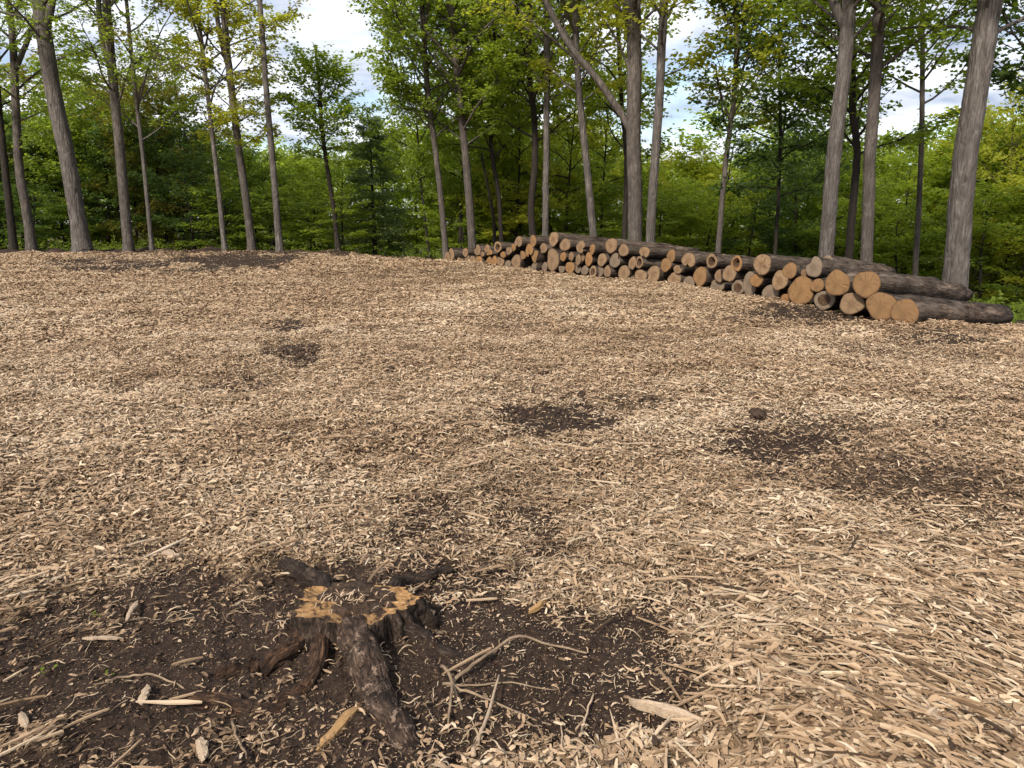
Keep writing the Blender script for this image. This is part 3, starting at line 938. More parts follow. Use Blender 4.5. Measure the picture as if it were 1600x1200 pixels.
SH = [((985, 1110), (1098, 1142), 12, 'thick pale splinter with a dark edge on the bare soil', 'splinter', .03),
      ((1350, 982), (1428, 1002), 13, 'broad flat pale splinter amid the raked chips', 'splinter', .014),
      ((1204, 1028), (1228, 1066), 13, 'short upright pale splinter at the soil edge', 'splinter', .012),
      ((1424, 1112), (1488, 1160), 17, 'wide ridged splinter lying over a dark hollow', 'splinter', .02),
      ((1240, 962), (1335, 1008), 13, 'long narrow pale splinter slanting down through the chips', 'splinter', .012),
      ((1194, 948), (1220, 984), 13, 'stubby pale chip above the long narrow splinter', 'splinter', .012),
      ((1478, 932), (1488, 956), 14, 'small rounded pale chip standing out of the mulch', 'splinter', .012),
      ((1496, 946), (1516, 968), 12, 'small pale chip beside the rounded chip', 'splinter', .01),
      ((14, 822), (42, 812), 20, 'oval whitish chip at the photo edge', 'splinter', .012),
      ((253, 862), (280, 880), 11, 'pale pointed chip at the top of the soil patch', 'splinter', .01),
      ((199, 976), (214, 946), 7, 'slender upright sliver on the dark soil', 'splinter', .008),
      ((218, 1102), (234, 1072), 10, 'flat grey-brown chip standing on the soil', 'splinter', .01),
      ((132, 1004), (190, 994), 6, 'thin curved sliver lying across the dark soil', 'splinter', .008),
      ((30, 1112), (44, 1138), 9, 'short pale chip low on the dark soil', 'splinter', .01),
      ((310, 1162), (322, 1196), 15, 'whitish rounded chip below the reddish root', 'splinter', .014),
      ((19, 667), (32, 650), 9, 'small whitish oval chip far up the mulch', 'splinter', .012),
      ((36, 698), (46, 686), 9, 'small round whitish chip nearer than its oval neighbour', 'splinter', .012),
      ((296, 782), (312, 764), 10, 'pale torn chip in the middle of the tan mulch', 'splinter', .01),
      ((498, 1172), (562, 1108), 13, 'orange torn splinter leaning against the front root', 'splinter_orange', .018),
      ((828, 960), (852, 944), 7, 'small orange wood scrap on the soil behind the stump', 'splinter_orange', .02),
      ((1545, 1040), (1600, 1062), 12, 'long pale splinter running out at the near corner', 'splinter', .012),
      ((1085, 1188), (1135, 1196), 14, 'curled pale chip at the very front', 'splinter', .012)]
for a, b, wpx, lab, mt, th in SH:
    shard('wood_splinter', a, b, wpx, lab, mt, th, .014 + th / 2)


def stick(name, pts, r0, r1, label, lifts=None, mat='stick', cat='stick', group='loose sticks by the stump'):
    P = []
    for j, q in enumerate(pts):
        h = hit(*q)
        h.z = gz(h.x, h.y) + .008 + (lifts[j] if lifts else 0)
        P.append(h)
    k = (P[0] - Vector((0, 0, CH))).length / F
    rad = np.linspace(r0 * k, r1 * k, len(P))
    pp, rr = smooth_path(P, 4, rad)
    rng = np.random.default_rng(int(pts[0][0] * 3 + pts[0][1]))
    pp = pp + rng.normal(0, .0022, pp.shape)
    V, Q = tube(pp, rr, 7, .12, rng)
    c = pp.mean(0)
    o = link(name, np_mesh(name, V - c, Q, smooth=True, mats=[M[mat]]))
    o.location = c
    return tag(o, label, cat, group)


stick('stick', [(703, 1070), (722, 1052), (762, 1030), (812, 1013), (860, 1015), (918, 1021)], 3.2, 1.6, 'long bent brown stick arching to the right of the front root', [.01, .02, .035, .05, .03, .01])
stick('stick', [(692, 1068), (730, 1086), (780, 1106), (862, 1130)], 2.5, 1.1, 'straight thin stick slanting away below the bent stick', [.02, .02, .015, 0])
stick('stick', [(700, 1074), (745, 1070), (800, 1072), (868, 1083)], 2.0, 1.0, 'fine pale twig lying flat between two sticks', [.02, .015, .01, 0])
stick('stick', [(738, 1184), (752, 1150), (766, 1112), (781, 1070)], 3.8, 1.8, 'thick pale split stick pointing towards the camera', [.005, .02, .03, .045], mat='splinter')
stick('stick', [(708, 1066), (704, 1098), (700, 1134)], 2.6, 1.4, 'short stick hanging down from the stick crossing', [.02, .015, 0])
stick('stick', [(690, 1046), (700, 1062), (712, 1082), (722, 1110)], 3.0, 1.6, 'short stubby stick through the stick crossing', [.02, .025, .02, 0])
stick('stick', [(906, 1150), (914, 1122), (926, 1092)], 2.0, 1.4, 'lone upright sliver stick on soil near the thick splinter', [0, .01, .015], mat='splinter')
stick('stick', [(874, 1194), (878, 1168), (876, 1140)], 2.6, 1.0, 'short pale stick at the lower frame edge', [0, .01, .01], mat='splinter')
stick('stick', [(816, 1128), (838, 1144), (856, 1164)], 1.8, 1.0, 'fine broken twig below the straight stick', [.005, .008, 0])
stick('root_fibre', [(312, 848), (330, 858), (356, 862), (400, 866), (448, 874)], 2.6, 1.3, 'long thin tan root running above the stump soil', [.01, .012, .015, .012, .005], cat='root', group=None)
stick('stick', [(166, 1062), (200, 1050), (240, 1058), (285, 1064)], 2.0, 1.2, 'thin brown twig lying flat on the dark soil', [.004, .01, .008, 0])
stick('stick', [(362, 1124), (372, 1160), (386, 1182)], 2.2, 1.3, 'forked dry twig under the reddish root', [.01, .01, 0])
stick('stick', [(1205, 962), (1290, 975), (1345, 985), (1392, 972)], 3.4, 1.8, 'dark brown stick half sunk in the raked chips', [.015, .025, .02, .01])


# ------------------------------------------------------------------ stump
def build_stump():
    base = hit(556, 976)
    e = bpy.data.objects.new('tree_stump', None); C.objects.link(e)
    e.location = base
    tag(e, 'low dark tree stump with orange cut rim and spreading muddy roots', 'tree stump')
    rng = np.random.default_rng(5)
    S = 150
    ph = np.arange(S) * 2 * np.pi / S
    lob = 1 + .09 * np.sin(3 * ph + .8) + .07 * np.sin(5 * ph + 2.1) + .05 * np.sin(9 * ph) + .10 * fbm(3 * np.cos(ph) + 9, 3 * np.sin(ph), 71, 4)
    TOP = .098
    hs = list(np.linspace(-.14, TOP, 22))
    fl = [1 + .45 * math.exp(-(h + .14) / .09) for h in hs]; fl[-1] *= .98
    RX, RYY = .228, .135
    V = []
    for h, f in zip(hs, fl):
        lb = 1 + (lob - 1) * (1 + 1.4 * max(0, (.1 - h)))
        r = f * lb * (1 + .16 * fbm(7 * np.cos(ph) + h * 6, 7 * np.sin(ph) + h * 9, 73, 4) + .12 * fbm(16 * np.cos(ph) + h * 3, 16 * np.sin(ph), 74, 4) + .06 * fbm(40 * np.cos(ph), 40 * np.sin(ph) + h * 30, 79, 2))
        rim = (.018 * np.sin(2 * ph + 1) + .03 * fbm(4 * np.cos(ph), 4 * np.sin(ph), 75, 4)) * max(0, (h - .05) / .1)
        V.append(np.stack([RX * r * np.cos(ph), RYY * r * np.sin(ph), np.full(S, h) + rim], -1))
    n = len(hs)
    i = np.arange(n - 1)[:, None] * S; k = np.arange(S)[None]; k2 = (k + 1) % S
    Q = np.stack([i + k, i + k2, i + S + k2, i + S + k], -1).reshape(-1, 4)
    hh_ = np.repeat(np.array(hs), S); cc_ = np.tile(np.cos(ph), n); sn_ = np.tile(np.sin(ph), n)
    link('stump_bark', np_mesh('stump_bark', np.vstack(V), Q, smooth=True, mats=[M['root']], pattr={'ru': hh_ * 3, 'rc': cc_ * 2.4, 'rs': sn_ * 2.4}), e)
    # sawn top: rim broken into steps, heart covered by soil
    top = V[-1]
    rf = [1.0, .93, .85, .76, .66, .5, .3, .1]
    FV = []
    stepn = (np.sin(3.1 * ph + .5) > .2) * .012 + (np.sin(7 * ph) > .6) * .008
    for q, f in enumerate(rf):
        zz_ = top[:, 2] * 1 + (0 if q == 0 else .003) - stepn * (q > 0) + rng.normal(0, .0018, S) - .02 * (1 - f)
        FV.append(np.stack([top[:, 0] * f, top[:, 1] * f, zz_], -1))
    FV.append(np.array([[0, 0, TOP - .02]]))
    nr = len(rf)
    i = np.arange(nr - 1)[:, None] * S
    Q = np.stack([i + k, i + k2, i + S + k2, i + S + k], -1).reshape(-1, 4)
    T = np.stack([(nr - 1) * S + np.arange(S), (nr - 1) * S + (np.arange(S) + 1) % S, np.full(S, nr * S)], -1)
    link('cut_top', np_mesh('cut_top', np.vstack(FV), [Q, T], smooth=False, mats=[M['stump_top']]), e)
    # soil heaped on the heart of the cut and against the back
    SV = []
    rr_ = [.80, .72, .6, .45, .28, .1]
    for q, f in enumerate(rr_):
        fr = f * (1 + .15 * np.sin(2 * ph + 4.0) + .5 * fbm(2.5 * np.cos(ph), 2.5 * np.sin(ph), 76, 4) + .2 * fbm(9 * np.cos(ph), 9 * np.sin(ph), 77, 3) * f)
        SV.append(np.stack([RX * .98 * fr * np.cos(ph), RYY * fr * np.sin(ph) + .035 + .02 * (np.sin(ph) > 0), np.full(S, TOP - .03 + [-.012, .020, .032, .04, .046, .05][q]) + .03 * fbm(6 * fr * np.cos(ph), 6 * fr * np.sin(ph), 78, 4) - .008 * np.maximum(-np.sin(ph), 0)], -1))
    SV.append(np.array([[0, .035, TOP + .02]]))
    i = np.arange(len(rr_) - 1)[:, None] * S
    Q = np.stack([i + k, i + k2, i + S + k2, i + S + k], -1).reshape(-1, 4)
    T = np.stack([(len(rr_) - 1) * S + np.arange(S), (len(rr_) - 1) * S + (np.arange(S) + 1) % S, np.full(S, len(rr_) * S)], -1)
    link('soil_cap', np_mesh('soil_cap', np.vstack(SV), [Q, T], smooth=True, mats=[M['soil']]), e)

    # crumbs of mulch caught on the cut and round the foot
    nL = 170
    la = rng.uniform(0, 6.28, nL); lr = np.where(np.arange(nL) < 70, rng.uniform(.05, .7, nL), rng.uniform(1.12, 1.6, nL))
    lx, ly = RX * lr * np.cos(la), RYY * lr * np.sin(la)
    lz = np.where(lr < .8, TOP + .030 - .03 * lr, .0)
    for q_ in np.where(lr > 1)[0]:
        lz[q_] = gz(base.x + lx[q_], base.y + ly[q_]) - base.z + .02
    Vl, Ql = ribbons(np.stack([lx, ly, lz], -1), rng.uniform(0, 6.28, nL), rng.uniform(.012, .06, nL), rng.uniform(.0025, .007, nL), rng.normal(0, 1.2, nL), rng.normal(.08, .08, nL), rng.normal(0, .3, nL), rng.normal(0, .4, nL), 5, [.3, 1, 1, .9, .8, .3], .6)
    link('chip_litter', np_mesh('chip_litter', Vl, Ql, tint=np.repeat(np.clip(rng.normal(.6, .25, nL), 0, 1), 5), mats=[M['chips']]), e)['kind'] = 'stuff'

    def root(pts, r0, r1, lifts, mat='root', label=None, first=None):
        P = []
        for j, q in enumerate(pts):
            h = hit(*q); h.z = gz(h.x, h.y) + lifts[j]
            P.append(h - base)
        if first is not None:
            P = [Vector(first)] + P
        kk = 2.75 / F
        rad = np.linspace(r0 * kk, r1 * kk, len(P))
        pp, rr = smooth_path(P, 18, rad)
        pp = pp + np.stack([.012 * vn(np.arange(len(pp)) * .15, np.full(len(pp), r0), 81 + q_) for q_ in range(3)], -1) * 1.6
        rr = rr * (1 + .14 * vn(np.arange(len(rr)) * .17, np.full(len(rr), r0 + r1), 85))
        S2 = 44
        V, Q = tube(pp, rr, S2, 0)
        ctr = np.repeat(np.vstack([pp[:1], pp, pp[-1:]]), S2, 0)
        jj = np.repeat(np.arange(len(pp) + 2), S2) * .08
        pa = np.tile(np.arange(S2) * 2 * np.pi / S2, len(pp) + 2)
        amp = 1 + .26 * fbm(1.5 * np.cos(pa) + jj * .25, 1.5 * np.sin(pa) + jj * .2, int(r0), 3) + .16 * fbm(7 * np.cos(pa) + jj * .6, 7 * np.sin(pa), 88, 3) + .16 * fbm(9 * np.cos(pa) + jj * 1.2, 9 * np.sin(pa) + jj * .3, 90, 3) + .12 * fbm(5 * np.cos(pa) + jj * 6, 5 * np.sin(pa) + jj * 5, 89, 3)
        V = ctr + (V - ctr) * amp[:, None]
        o = link('root', np_mesh('root', V, Q, smooth=True, mats=[M[mat]], pattr={'ru': jj * .55 + r0, 'rc': np.cos(pa), 'rs': np.sin(pa)}), e)
        if label: o['label'] = label
    root([(572, 1035), (590, 1082), (606, 1122), (652, 1168)], 27, 15, [.014, .008, .002, -.02], 'root_front', 'thick flaking root running straight to the front', (.02, -.10, .03))
    root([(462, 1012), (420, 1034), (380, 1048), (336, 1056)], 19, 10, [.018, .006, .002, .006], 'root_red', 'reddish torn root running to the left', (-.17, -.03, .045))
    root([(496, 1038), (470, 1066), (434, 1092)], 15, 7, [.010, .0, -.006], 'root_red', None, (-.10, -.08, .035))
    root([(505, 918), (476, 908), (446, 895)], 15, 15, [.03, .03, .03], 'root', None, (-.12, .09, .05))
    root([(628, 912), (664, 902), (704, 897)], 12, 9, [.02, .02, .015], 'root', None, (.10, .09, .05))
    root([(662, 1000), (715, 1012), (772, 1020), (830, 1024)], 13, 6, [.004, -.004, -.008, -.012], 'root', None, (.18, -.02, .03))
    root([(440, 1098), (395, 1106), (352, 1100), (290, 1086)], 9, 12, [-.01, .0, -.002, -.015], 'root_red', 'half-buried flaky root lying to the left')
    return e


def mat_stump_top():
    b = NB('sawn_stump_top')
    tc_ = b.n('ShaderNodeTexCoord').outputs['Object']
    n_ = b.noise(tc_, 16, 5, .7); n2_ = b.noise(b.obj((6, 40, 6)), 6, 4, .6)
    col = b.ramp(n2_, [(.3, (.12, .06, .027)), (.5, (.26, .145, .06)), (.7, (.38, .24, .115))])
    col = b.mix(b.ramp(n_, [(.5, (0, 0, 0)), (.6, (1, 1, 1))]), col, (.03, .018, .012))
    return b.done(col, .85, b.bump(n2_, .7, .01), .2)
M['stump_top'] = mat_stump_top()
build_stump()


def clod(px, py, r, label, hscale=1.0):
    p = hit(px, py)
    rng = np.random.default_rng(int(px))
    k = (p - Vector((0, 0, CH))).length / F
    rad = r * k
    n, S = 9, 18
    V = []
    for j in range(n):
        t = math.pi * j / (n - 1)
        ph = np.arange(S) * 2 * np.pi / S
        rr = rad * math.sin(t) * (1 + .18 * rng.standard_normal(S)) + 1e-4
        V.append(np.stack([rr * np.cos(ph), rr * np.sin(ph), rad * hscale * math.cos(t) * (1 + .12 * rng.standard_normal(S))], -1))
    i = np.arange(n - 1)[:, None] * S; kk = np.arange(S)[None]; k2 = (kk + 1) % S
    Q = np.stack([i + kk, i + S + kk, i + S + k2, i + k2], -1).reshape(-1, 4)
    o = link('dirt_clod', np_mesh('dirt_clod', np.vstack(V), Q, smooth=False, mats=[M['soil']]))
    o.location = (p.x, p.y, gz(p.x, p.y) + rad * hscale * .55)
    tag(o, label, 'dirt clod')


clod(1183, 657, 12, 'round dark clod of earth on top of the larger soil patch')
clod(908, 622, 6, 'pointed dark earth lump at the back of the oval soil patch', 1.2)
clod(610, 585, 8, 'low dark earth lump in the middle of the mulch', .8)

# green sprouts in the soil at the lower left
def sprout(px, py, label, n=7):
    p = hit(px, py)
    rng = np.random.default_rng(int(px + py))
    V, T = [], []
    for j in range(n):
        a = rng.uniform(0, 6.28); l_ = rng.uniform(.012, .022); d = np.array([math.cos(a), math.sin(a), .35]); s = np.array([-math.sin(a), math.cos(a), .1])
        b0 = np.array([rng.normal(0, .015), rng.normal(0, .012), .004])
        V += [b0, b0 + d * l_ * .5 + s * l_ * .3, b0 + d * l_, b0 + d * l_ * .5 - s * l_ * .3]
        T += [[4 * j, 4 * j + 1, 4 * j + 2, 4 * j + 3]]
    o = link('sprout', np_mesh('sprout', np.array(V), np.array(T), tint=np.full(n, .6), mats=[M['leaf_lime']]))
    o.location = (p.x, p.y, gz(p.x, p.y) + .012)
    tag(o, label, 'seedling', 'green seedlings in the soil')
sprout(70, 1056, 'small green seedling on dark soil, nearest of three')
sprout(147, 962, 'small green seedling at the edge of soil and chips')
sprout(165, 1050, 'tiny yellow-green seedling right of the nearest seedling', 4)


# ------------------------------------------------------------------ trees
def leaf_mesh(name, tw_p, tw_d, tw_l, rng, nleaf, size, mat, flat=.62, wfac=.36, tintbase=None, needle=False):
    """leaves in sprays along the twigs: one folded quad each"""
    P = np.repeat(tw_p, nleaf, 0); D = np.repeat(tw_d, nleaf, 0); Lt = np.repeat(tw_l, nleaf)
    N = len(P)
    u = np.tile((np.arange(nleaf) + .5) / nleaf, len(tw_p)) + rng.normal(0, .05, N)
    sg = np.where(np.arange(N) % 2 == 0, 1.0, -1.0)
    H = np.stack([-D[:, 1], D[:, 0], np.zeros(N)], -1)
    H /= np.linalg.norm(H, axis=1)[:, None] + 1e-6
    spread = .25 if needle else .9
    dirv = D * (.55 + .3 * rng.random(N))[:, None] + H * (sg * (spread + .3 * rng.random(N)))[:, None] + rng.normal(0, .28, (N, 3))
    dirv[:, 2] -= .12
    dirv /= np.linalg.norm(dirv, axis=1)[:, None]
    up = np.array([0, 0, 1.0]) + rng.normal(0, flat, (N, 3))
    side = np.cross(dirv, up); side /= np.linalg.norm(side, axis=1)[:, None] + 1e-6
    nrm = np.cross(side, dirv)
    L = size * rng.uniform(.65, 1.3, N)
    b = P + D * (Lt * u)[:, None] + rng.normal(0, size * .35, (N, 3))
    Vv = np.empty((N, 4, 3))
    Vv[:, 0] = b
    Vv[:, 2] = b + dirv * L[:, None] - nrm * (L * .12)[:, None]
    mid = b + dirv * (L * .45)[:, None]
    wv = side * (L * wfac)[:, None]
    lift = nrm * (L * .08)[:, None]
    Vv[:, 1] = mid + wv + lift
    Vv[:, 3] = mid - wv + lift
    Q = np.arange(N * 4).reshape(-1, 4)
    tb = np.repeat(tintbase if tintbase is not None else rng.uniform(.2, .8, len(tw_p)), nleaf)
    tint = np.clip(tb + rng.normal(0, .2, N), 0, 1)
    return np_mesh(name, Vv.reshape(-1, 3), Q, tint=tint, mats=[mat])


def bend_path(p, d, length, n, rng, jit, lift):
    pts = [np.array(p, float)]
    d = np.array(d, float)
    for _ in range(n):
        d = d + rng.normal(0, jit, 3) + np.array([0, 0, lift])
        d /= np.linalg.norm(d)
        pts.append(pts[-1] + d * length / n)
    return np.array(pts)


def grow(rng, tp, tr, h0, h1, nl, lmax, elev, nsub, ntwig, twl=(.3, .65), lift=.06, shape='vase', tubes=None, bias=None):
    """limbs on a trunk path; returns tubes and twig arrays"""
    tubes = [] if tubes is None else tubes
    TP, TD, TL, TT = [], [], [], []
    tz = tp[:, 2]
    def add_twigs(path, u0, n, az_j, el_):
        for q in range(n):
            u = u0 + (1 - u0) * (q + rng.random()) / n
            f = u * (len(path) - 1); i0 = min(int(f), len(path) - 2)
            p = path[i0] + (path[i0 + 1] - path[i0]) * (f - i0)
            d = path[i0 + 1] - path[i0]; d /= np.linalg.norm(d)
            a = math.atan2(d[1], d[0]) + (1 if q % 2 else -1) * rng.uniform(.3, 1.0)
            e_ = math.asin(max(-1, min(1, d[2]))) * .5 + rng.uniform(-.3, .3) + el_
            TP.append(p); TD.append((math.cos(a) * math.cos(e_), math.sin(a) * math.cos(e_), math.sin(e_))); TL.append(rng.uniform(*twl))
            TT.append(tintv + rng.normal(0, .12))
    for i in range(nl):
        u = (i + rng.random()) / nl
        h = h0 + (h1 - h0) * u
        idx = np.clip(np.searchsorted(tz, h) - 1, 0, len(tz) - 2)
        f = (h - tz[idx]) / max(1e-4, tz[idx + 1] - tz[idx]); f = min(max(f, 0), 1)
        p = tp[idx] + (tp[idx + 1] - tp[idx]) * f
        r = tr[idx] + (tr[idx + 1] - tr[idx]) * f
        az = i * 2.399 + rng.uniform(-.5, .5)
        if bias is not None and rng.random() < bias[1]:
            az = bias[0] + rng.normal(0, .6)
        if shape == 'vase': prof = .45 + .75 * math.sin(math.pi * min(1, .15 + .75 * u))
        elif shape == 'cone': prof = 1.05 - .9 * u
        else: prof = .55 + .5 * math.sin(math.pi * (.12 + .8 * u))
        Lg = lmax * prof * rng.uniform(.7, 1.15)
        e = elev[0] + (elev[1] - elev[0]) * u + rng.normal(0, .12)
        path = bend_path(p, (math.cos(az) * math.cos(e), math.sin(az) * math.cos(e), math.sin(e)), Lg, 7, rng, .10, lift * rng.uniform(-.3, 1.2))
        r0 = min(r * .55, .008 + .011 * Lg)
        tubes.append(tube(path, np.linspace(r0, r0 * .2, 8), 6, cap=False))
        tintv = rng.uniform(.2, .8)
        for j in range(nsub):
            us = .22 + .78 * (j + rng.random()) / nsub
            f = us * 7; i0 = min(int(f), 6)
            ps = path[i0] + (path[i0 + 1] - path[i0]) * (f - i0)
            d = path[i0 + 1] - path[i0]; d /= np.linalg.norm(d)
            a = math.atan2(d[1], d[0]) + (1 if j % 2 else -1) * rng.uniform(.5, 1.15)
            e2 = math.asin(max(-1, min(1, d[2]))) * .55 + rng.normal(0, .16)
            Ls = Lg * rng.uniform(.25, .48) * (1.15 - .5 * us)
            sp = bend_path(ps, (math.cos(a) * math.cos(e2), math.sin(a) * math.cos(e2), math.sin(e2)), Ls, 4, rng, .12, .01)
            tubes.append(tube(sp, np.linspace(r0 * .38, r0 * .12, 5), 4, cap=False))
            add_twigs(sp, .15, ntwig, 0, -.05)
        add_twigs(path, .75, max(2, ntwig // 2), 0, 0)
    return tubes, np.array(TP), np.array(TD), np.array(TL), np.array(TT)


def grow_trunk_path(pxs, Y, w0, w1, H, rng, flare=1.35):
    """trunk centre line from image points, stood on the terrain at depth Y and carried on above the frame"""
    P = [at(x, y, Y) for x, y in pxs]
    d = (P[0] - P[1]).normalized() if len(P) > 1 else Vector((0, 0, -1))
    g0 = gz(P[0].x, P[0].y) - .06
    lead = []
    if P[0].z > g0 + .15:
        t = (P[0].z - g0) / max(.5, -d.z)
        lead = [P[0] + d * t]
    else:
        P[0].z = min(P[0].z, g0 + .02)
    P = lead + P
    u = (P[-1] - P[-2]).normalized()
    while P[-1].z < H:
        u = (u + Vector((rng.normal(0, .04), rng.normal(0, .05), .12))).normalized()
        P.append(P[-1] + u * 1.6)
    k = Y / F * .92 * math.cos(math.atan2(P[0].x, Y)) ** 1.3
    z0 = P[0].z
    rad = []
    for p in P:
        f = (p.z - z0) / (8 - z0)
        if f <= 1: r = (w0 + (w1 - w0) * f) * k / 2
        else: r = w1 * k / 2 * max(.12, 1 - (p.z - 8) / (H + 1 - 8))
        rad.append(r)
    path, rr = smooth_path(P, 6, rad)
    hz = path[:, 2] - z0
    fl = 1 + (flare - 1) * np.exp(-np.maximum(hz, 0) / .34)
    path = path + np.stack([rng.normal(0, .004, len(path)), rng.normal(0, .004, len(path)), np.zeros(len(path))], -1)
    return path, np.maximum(rr, .012) * fl


HERO = []


def hero(name, label, cat, pxs, Y, w0, w1, bark, leaf, h0, h1, nl, lmax, elev=(.5, .9), nsub=7, ntwig=5, nleaf=9, lsize=.12, H=13, seed=1, extra=(), flare=1.35, sides=16, bias=None, shape='vase', group=None):
    rng = np.random.default_rng(seed)
    hc = 2.2 + Y * .262     # crowns cut off just above the frame to let light into the thicket
    h0 = min(h0, hc - 1.5)
    if h1 > hc:
        nl = max(min(nl, 8), int(nl * (hc - h0) / (h1 - h0) * 1.15)); h1 = hc
    path, rr = grow_trunk_path(pxs, Y, w0, w1, H, rng, flare)
    base = Vector(path[0])
    e = bpy.data.objects.new(name, None); C.objects.link(e); e.location = base
    tag(e, label, cat, group)
    # finer rings near the ground
    tubes = []
    V, Qd = tube(path, rr, sides, .022, rng, cap=False)
    if flare > 1.2:
        ph = np.arctan2(V[:, 1] - base.y, V[:, 0] - base.x)
        hz = V[:, 2] - base.z
        lob = 1 + .10 * np.exp(-np.maximum(hz, 0) / .18) * np.sin(ph * 5 + seed)
        cxy = np.array([base.x, base.y])
        near = hz < .8
        V[near, :2] = cxy + (V[near, :2] - cxy) * lob[near, None]
    tubes.append((V, Qd))
    for ex in extra:   # large limbs traced from the photo: image points, depth, widths
        pts, w_a, w_b = ex
        Pe = [at(x, y, Y + .05 * j) for j, (x, y) in enumerate(pts)]
        pe, re = smooth_path(Pe, 5, np.linspace(w_a, w_b, len(Pe)) * Y / F / 2)
        tubes.append(tube(pe, re, 10, .05, rng, cap=False))
    tubes, tp, td, tl, tt = grow(rng, path, rr, h0, h1, nl, lmax, elev, nsub, ntwig, tubes=tubes, bias=bias, shape=shape)
    bv = np.array(base)
    V, Qd = join(tubes)
    link('trunk', np_mesh('trunk', V - bv, Qd, smooth=True, mats=[M[bark]]), e)
    if len(tp):
        link('crown', leaf_mesh('crown', tp - bv, td, tl, rng, nleaf, lsize, M[leaf], tintbase=tt), e)
    return e


BT = 'tree'
hero('tree', 'dark slim tree at the left edge leaning out past the frame', BT, [(22, 394), (14, 320), (6, 245), (-4, 150), (-18, 0)], 27, 15, 11, 'bark_dark', 'leaf_mid', 3.2, 12, 14, 2.6, seed=2)
hero('tree', 'mossy grey-brown tree with a right-hand fork, second from left edge', BT, [(51, 395), (40, 320), (30, 262), (24, 150), (20, 60), (13, 0)], 27.2, 19, 12, 'bark_brown', 'leaf_mid', 4.2, 12, 16, 2.8, seed=3, extra=[([(24, 110), (36, 80), (48, 50), (62, -10)], 8, 6)])
hero('tree', 'thick pale grey trunk leaning left, forked at the top of the frame', BT, [(129, 390), (118, 320), (105, 245), (93, 190), (81, 133), (70, 60), (61, 0)], 26, 30, 27, 'bark_grey', 'leaf_mid', 6.0, 12.5, 14, 3.0, seed=4, sides=24, flare=1.6, extra=[([(70, 40), (78, 14), (86, -40)], 16, 10)])
hero('tree', 'straight grey-brown trunk with a twin stem rising on its left', BT, [(201, 389), (193, 300), (185, 210), (176, 120), (170, 50), (164, -20)], 26.2, 19, 15, 'bark_brown', 'leaf_mid', 4.6, 12, 18, 2.9, seed=5, extra=[([(173, 105), (164, 80), (157, 40), (152, -20)], 9, 7)], sides=20)
hero('tree', 'slender pale tree with a thin fork halfway up', BT, [(237, 390), (228, 290), (220, 215), (212, 145), (204, 70), (197, -10)], 26.4, 8, 6.5, 'bark_grey', 'leaf_mid', 3.6, 10, 14, 2.6, seed=6, extra=[([(216, 160), (222, 140), (229, 115), (240, 80)], 4, 2)])
hero('tree', 'slender straight tree with olive leaves left of the yellow-leaved tree', BT, [(351, 390), (341, 290), (333, 220), (325, 150), (316, 75), (306, -10)], 26.6, 9, 7, 'bark_grey', 'leaf_olive', 4.0, 10.5, 15, 2.8, seed=7)
hero('tree', 'brown trunk with bright yellow-green foliage and two upper stems', BT, [(394, 390), (384, 310), (374, 240), (366, 175), (356, 90), (346, -10)], 26.8, 14, 11, 'bark_brown', 'leaf_yellow', 3.6, 11, 22, 2.1, seed=8, extra=[([(366, 170), (360, 120), (345, 60), (334, -10)], 9, 6)], nleaf=14)
hero('tree', 'bare thin light grey pole-like trunk against the open sky', BT, [(437, 390), (430, 300), (423, 220), (416, 140), (411, 70), (404, -20)], 26, 12, 8.5, 'bark_grey', 'leaf_yellow', 7.3, 11.5, 3, .9, seed=9)
hero('maple_tree', 'small green tree with a round open crown under the sky gap', BT, [(529, 393), (522, 330), (515, 285), (508, 238), (502, 190), (500, 150)], 28, 9, 4, 'bark_dark', 'leaf_mid', 3.2, 6.1, 24, 1.6, elev=(.35, 1.0), nleaf=9, H=6.3, seed=10, shape='round')
hero('tree', 'slim tree with an open green crown reaching left over the sky gap', BT, [(697, 402), (690, 320), (681, 238), (674, 190), (668, 140), (663, 70), (658, -10)], 24.5, 10, 8, 'bark_brown', 'leaf_mid', 3.6, 11, 34, 2.5, seed=11, bias=(3.1, .15), nleaf=12)
hero('tree', 'grey trunk rising out of dense green crowns left of the log pile', BT, [(738, 388), (733, 310), (726, 227), (719, 160), (713, 98), (704, -10)], 24.0, 14, 10, 'bark_brown', 'leaf_mid', 3.4, 11, 34, 3.0, seed=12, nleaf=14)
hero('tree', 'dark twin-stemmed tree behind the left end of the logs', BT, [(783, 375), (781, 330), (777, 290), (770, 250), (766, 200), (768, 120)], 25.5, 8, 5, 'bark_dark', 'leaf_mid', 3.0, 8.5, 24, 2.6, seed=13, extra=[([(773, 385), (771, 340), (762, 290), (752, 240)], 6, 3)], H=9, nleaf=14)
hero('tree', 'dark slightly crooked trunk behind the left part of the log pile', BT, [(832, 364), (830, 320), (836, 250), (834, 175), (826, 110), (828, 0)], 23.5, 12, 8, 'bark_dark', 'leaf_lime', 3.4, 11, 26, 2.8, seed=14, nleaf=14)
hero('tree', 'slim light grey trunk just left of the pile’s highest log'.replace('’', "'"), BT, [(852, 366), (853, 290), (854, 220), (854, 175), (855, 100), (854, 20), (852, -20)], 22.3, 11, 9, 'bark_grey', 'leaf_lime', 4.5, 11.5, 18, 2.5, seed=15)
hero('tree', 'mottled grey trunk leaning left, crossed by a long slanting bough', BT, [(928, 376), (921, 300), (914, 230), (908, 175), (903, 120), (900, 60), (897, -20)], 21, 13, 9, 'bark_grey', 'leaf_yellow', 4.2, 11, 24, 2.5, seed=16)
